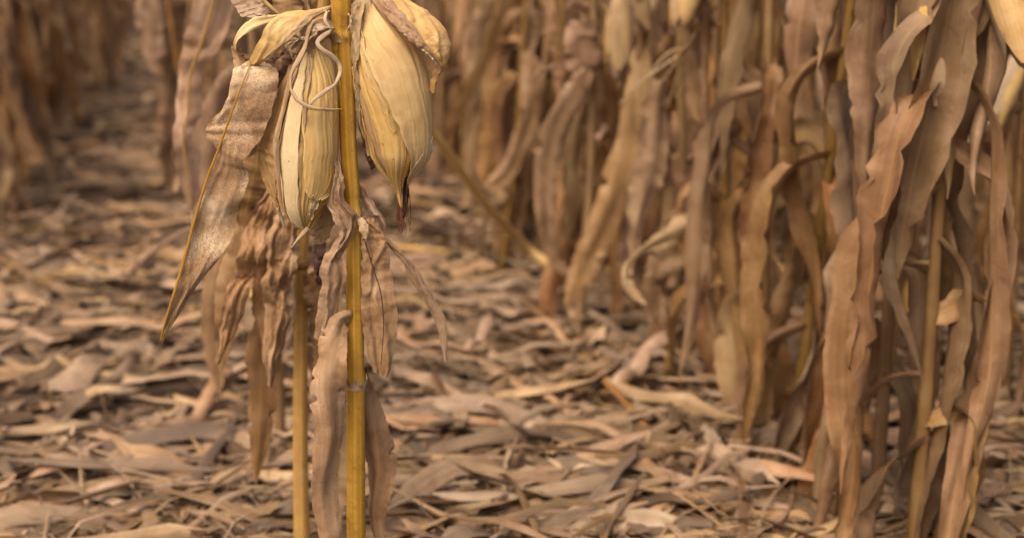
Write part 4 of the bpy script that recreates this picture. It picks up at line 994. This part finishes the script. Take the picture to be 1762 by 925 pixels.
def build_litter():
    rng = np.random.default_rng(21)
    # shared meshes of whole fallen leaves
    metas = []
    for i in range(16):
        g, u = litter_piece(rng, rng.uniform(0.20, 0.5), rng.uniform(0.018, 0.055), n=16, m=6)
        a = grid_mesh('fallen_leaf', g, u); a.materials.append(M['leaf_tan'] if i % 3 == 0 else M['litter']); metas.append(a)
    cnt = 0
    cand = []
    while cnt < 300:
        y = 2.5 + 5.6 * rng.random() ** 1.3; x = rng.uniform(-1.0, 1.0) * y * 0.40
        px, py, _ = to_px((x, y, 0))
        if not (-40 < px < 1800 and py < 960): continue
        ox = min(abs(x - row_x(o, y)) for o in (-0.8, 0.0, 1.0))
        mi = int(rng.integers(16))
        tone = 'pale tan' if mi % 3 == 0 else 'dull brown'
        place = 'left path' if x < row_x(0, y) else ('ground under the right row' if x > row_x(0.8, y) else 'ground right of the focused plant')
        rangew = 'near' if y < 3.6 else ('mid-distance' if y < 5.2 else 'far')
        lab = '%s fallen corn leaf in the %s litter, %s' % (tone, rangew, place)
        o = link('fallen_leaf', metas[mi], None)
        o.location = (x, y, float(ground_h(x, y)) + rng.uniform(0.0, 0.03)); sc_ = rng.uniform(0.7, 1.15); o.scale = (sc_, sc_, sc_)
        o.rotation_euler = (R(rng.uniform(-8, 8)), R(rng.uniform(-8, 8)), rng.choice([0, math.pi]) + rng.normal(0, 0.75))
        o['label'] = lab; o['category'] = 'fallen leaf'; o['group'] = lab.replace(' fallen corn leaf', ' fallen leaves')
        cnt += 1
    # the rest: shreds nobody could count
    variants = [litter_piece(rng, 0.03 + 0.5 * rng.random() ** 2.2, 0.004 + 0.05 * rng.random() ** 2) for _ in range(60)]
    V = []; Fq = []; UVs = []; nb = 0
    g0 = variants[0][0]; nv, nu = g0.shape[:2]
    idx = np.arange(nv * nu).reshape(nv, nu); q0 = np.stack([idx[:-1, :-1], idx[:-1, 1:], idx[1:, 1:], idx[1:, :-1]], -1).reshape(-1, 4)
    for i in range(19500):
        y = 2.2 + 11 * rng.random() ** 1.7; x = rng.uniform(-1, 1) * (0.5 + y * 0.55)
        bare = math.sin(2.3 * x + 1.1 * y) + math.sin(3.7 * y - 1.9 * x + 1.0) + math.sin(5.1 * x + 0.5)
        if bare > 1.1 and rng.random() < 0.45: continue
        g, u = variants[int(rng.integers(60))]
        a = rng.choice([0, math.pi]) + rng.normal(0, 0.85); c, s = math.cos(a), math.sin(a); sc_ = rng.uniform(0.5, 1.3)
        ti = rng.normal(0, 0.09)
        Rm = np.array([[c, -s, 0], [s, c, 0], [math.sin(ti), 0, 1]])
        V.append((g @ Rm.T * sc_ + np.array([x, y, float(ground_h(x, y)) + rng.uniform(-0.012, 0.012)])).reshape(-1, 3))
        UVs.append((u + rng.uniform(0, 5) * np.array([1, 1])).reshape(-1, 2)); Fq.append(q0 + nb); nb += nv * nu
    V = np.concatenate(V); Fq = np.concatenate(Fq); UVs = np.concatenate(UVs)
    me = bpy.data.meshes.new('leaf_litter'); me.from_pydata(V.tolist(), [], Fq.tolist())
    me.uv_layers.new(name='uv').data.foreach_set('uv', UVs[Fq.reshape(-1)].astype(np.float32).reshape(-1))
    me.polygons.foreach_set('use_smooth', [True] * len(me.polygons))
    o = link('leaf_litter', me, M['litter']); o['kind'] = 'stuff'
    o['label'] = 'shredded dry corn leaves covering the soil'; o['category'] = 'leaf litter'

build_litter()
# broken stalk lengths among the litter
rgs = np.random.default_rng(31); npiece = 0
while npiece < 22:
    y = 2.7 + 4.5 * rgs.random() ** 1.3; x = rgs.uniform(-1, 1) * y * 0.38
    px, py, _ = to_px((x, y, 0))
    if not (0 < px < 1760 and py < 920): continue
    Ls = rgs.uniform(0.12, 0.45); pp = np.stack([np.linspace(-Ls / 2, Ls / 2, 14), 0.01 * np.sin(np.linspace(0, 2.5, 14)), 0.012 + 0 * np.linspace(0, 1, 14)], 1)
    rr = rgs.uniform(0.007, 0.011) * (1 + 0.18 * np.exp(-((np.linspace(0, 1, 14) - rgs.uniform(0.2, 0.8)) / 0.05) ** 2))
    g, u = tube_geo(pp, rr, 8, ref=(0, 0.01, 1))
    o = link('broken_stalk', grid_mesh('broken_stalk', g, u, closed=True), M['stalk_pale'] if npiece % 2 else M['far_stalk'])
    o.location = (x, y, float(ground_h(x, y)) + 0.012); o.rotation_euler = (0, R(rgs.uniform(-7, 7)), rgs.normal(0, 0.8))
    side = 'left path' if x < row_x(0, y) else 'ground right of the focused plant'
    o['label'] = '%s broken corn stalk length lying in the litter, %s' % ('pale' if npiece % 2 else 'brown', side); o['category'] = 'stalk piece'
    o['group'] = o['label'].replace('length', 'lengths'); npiece += 1
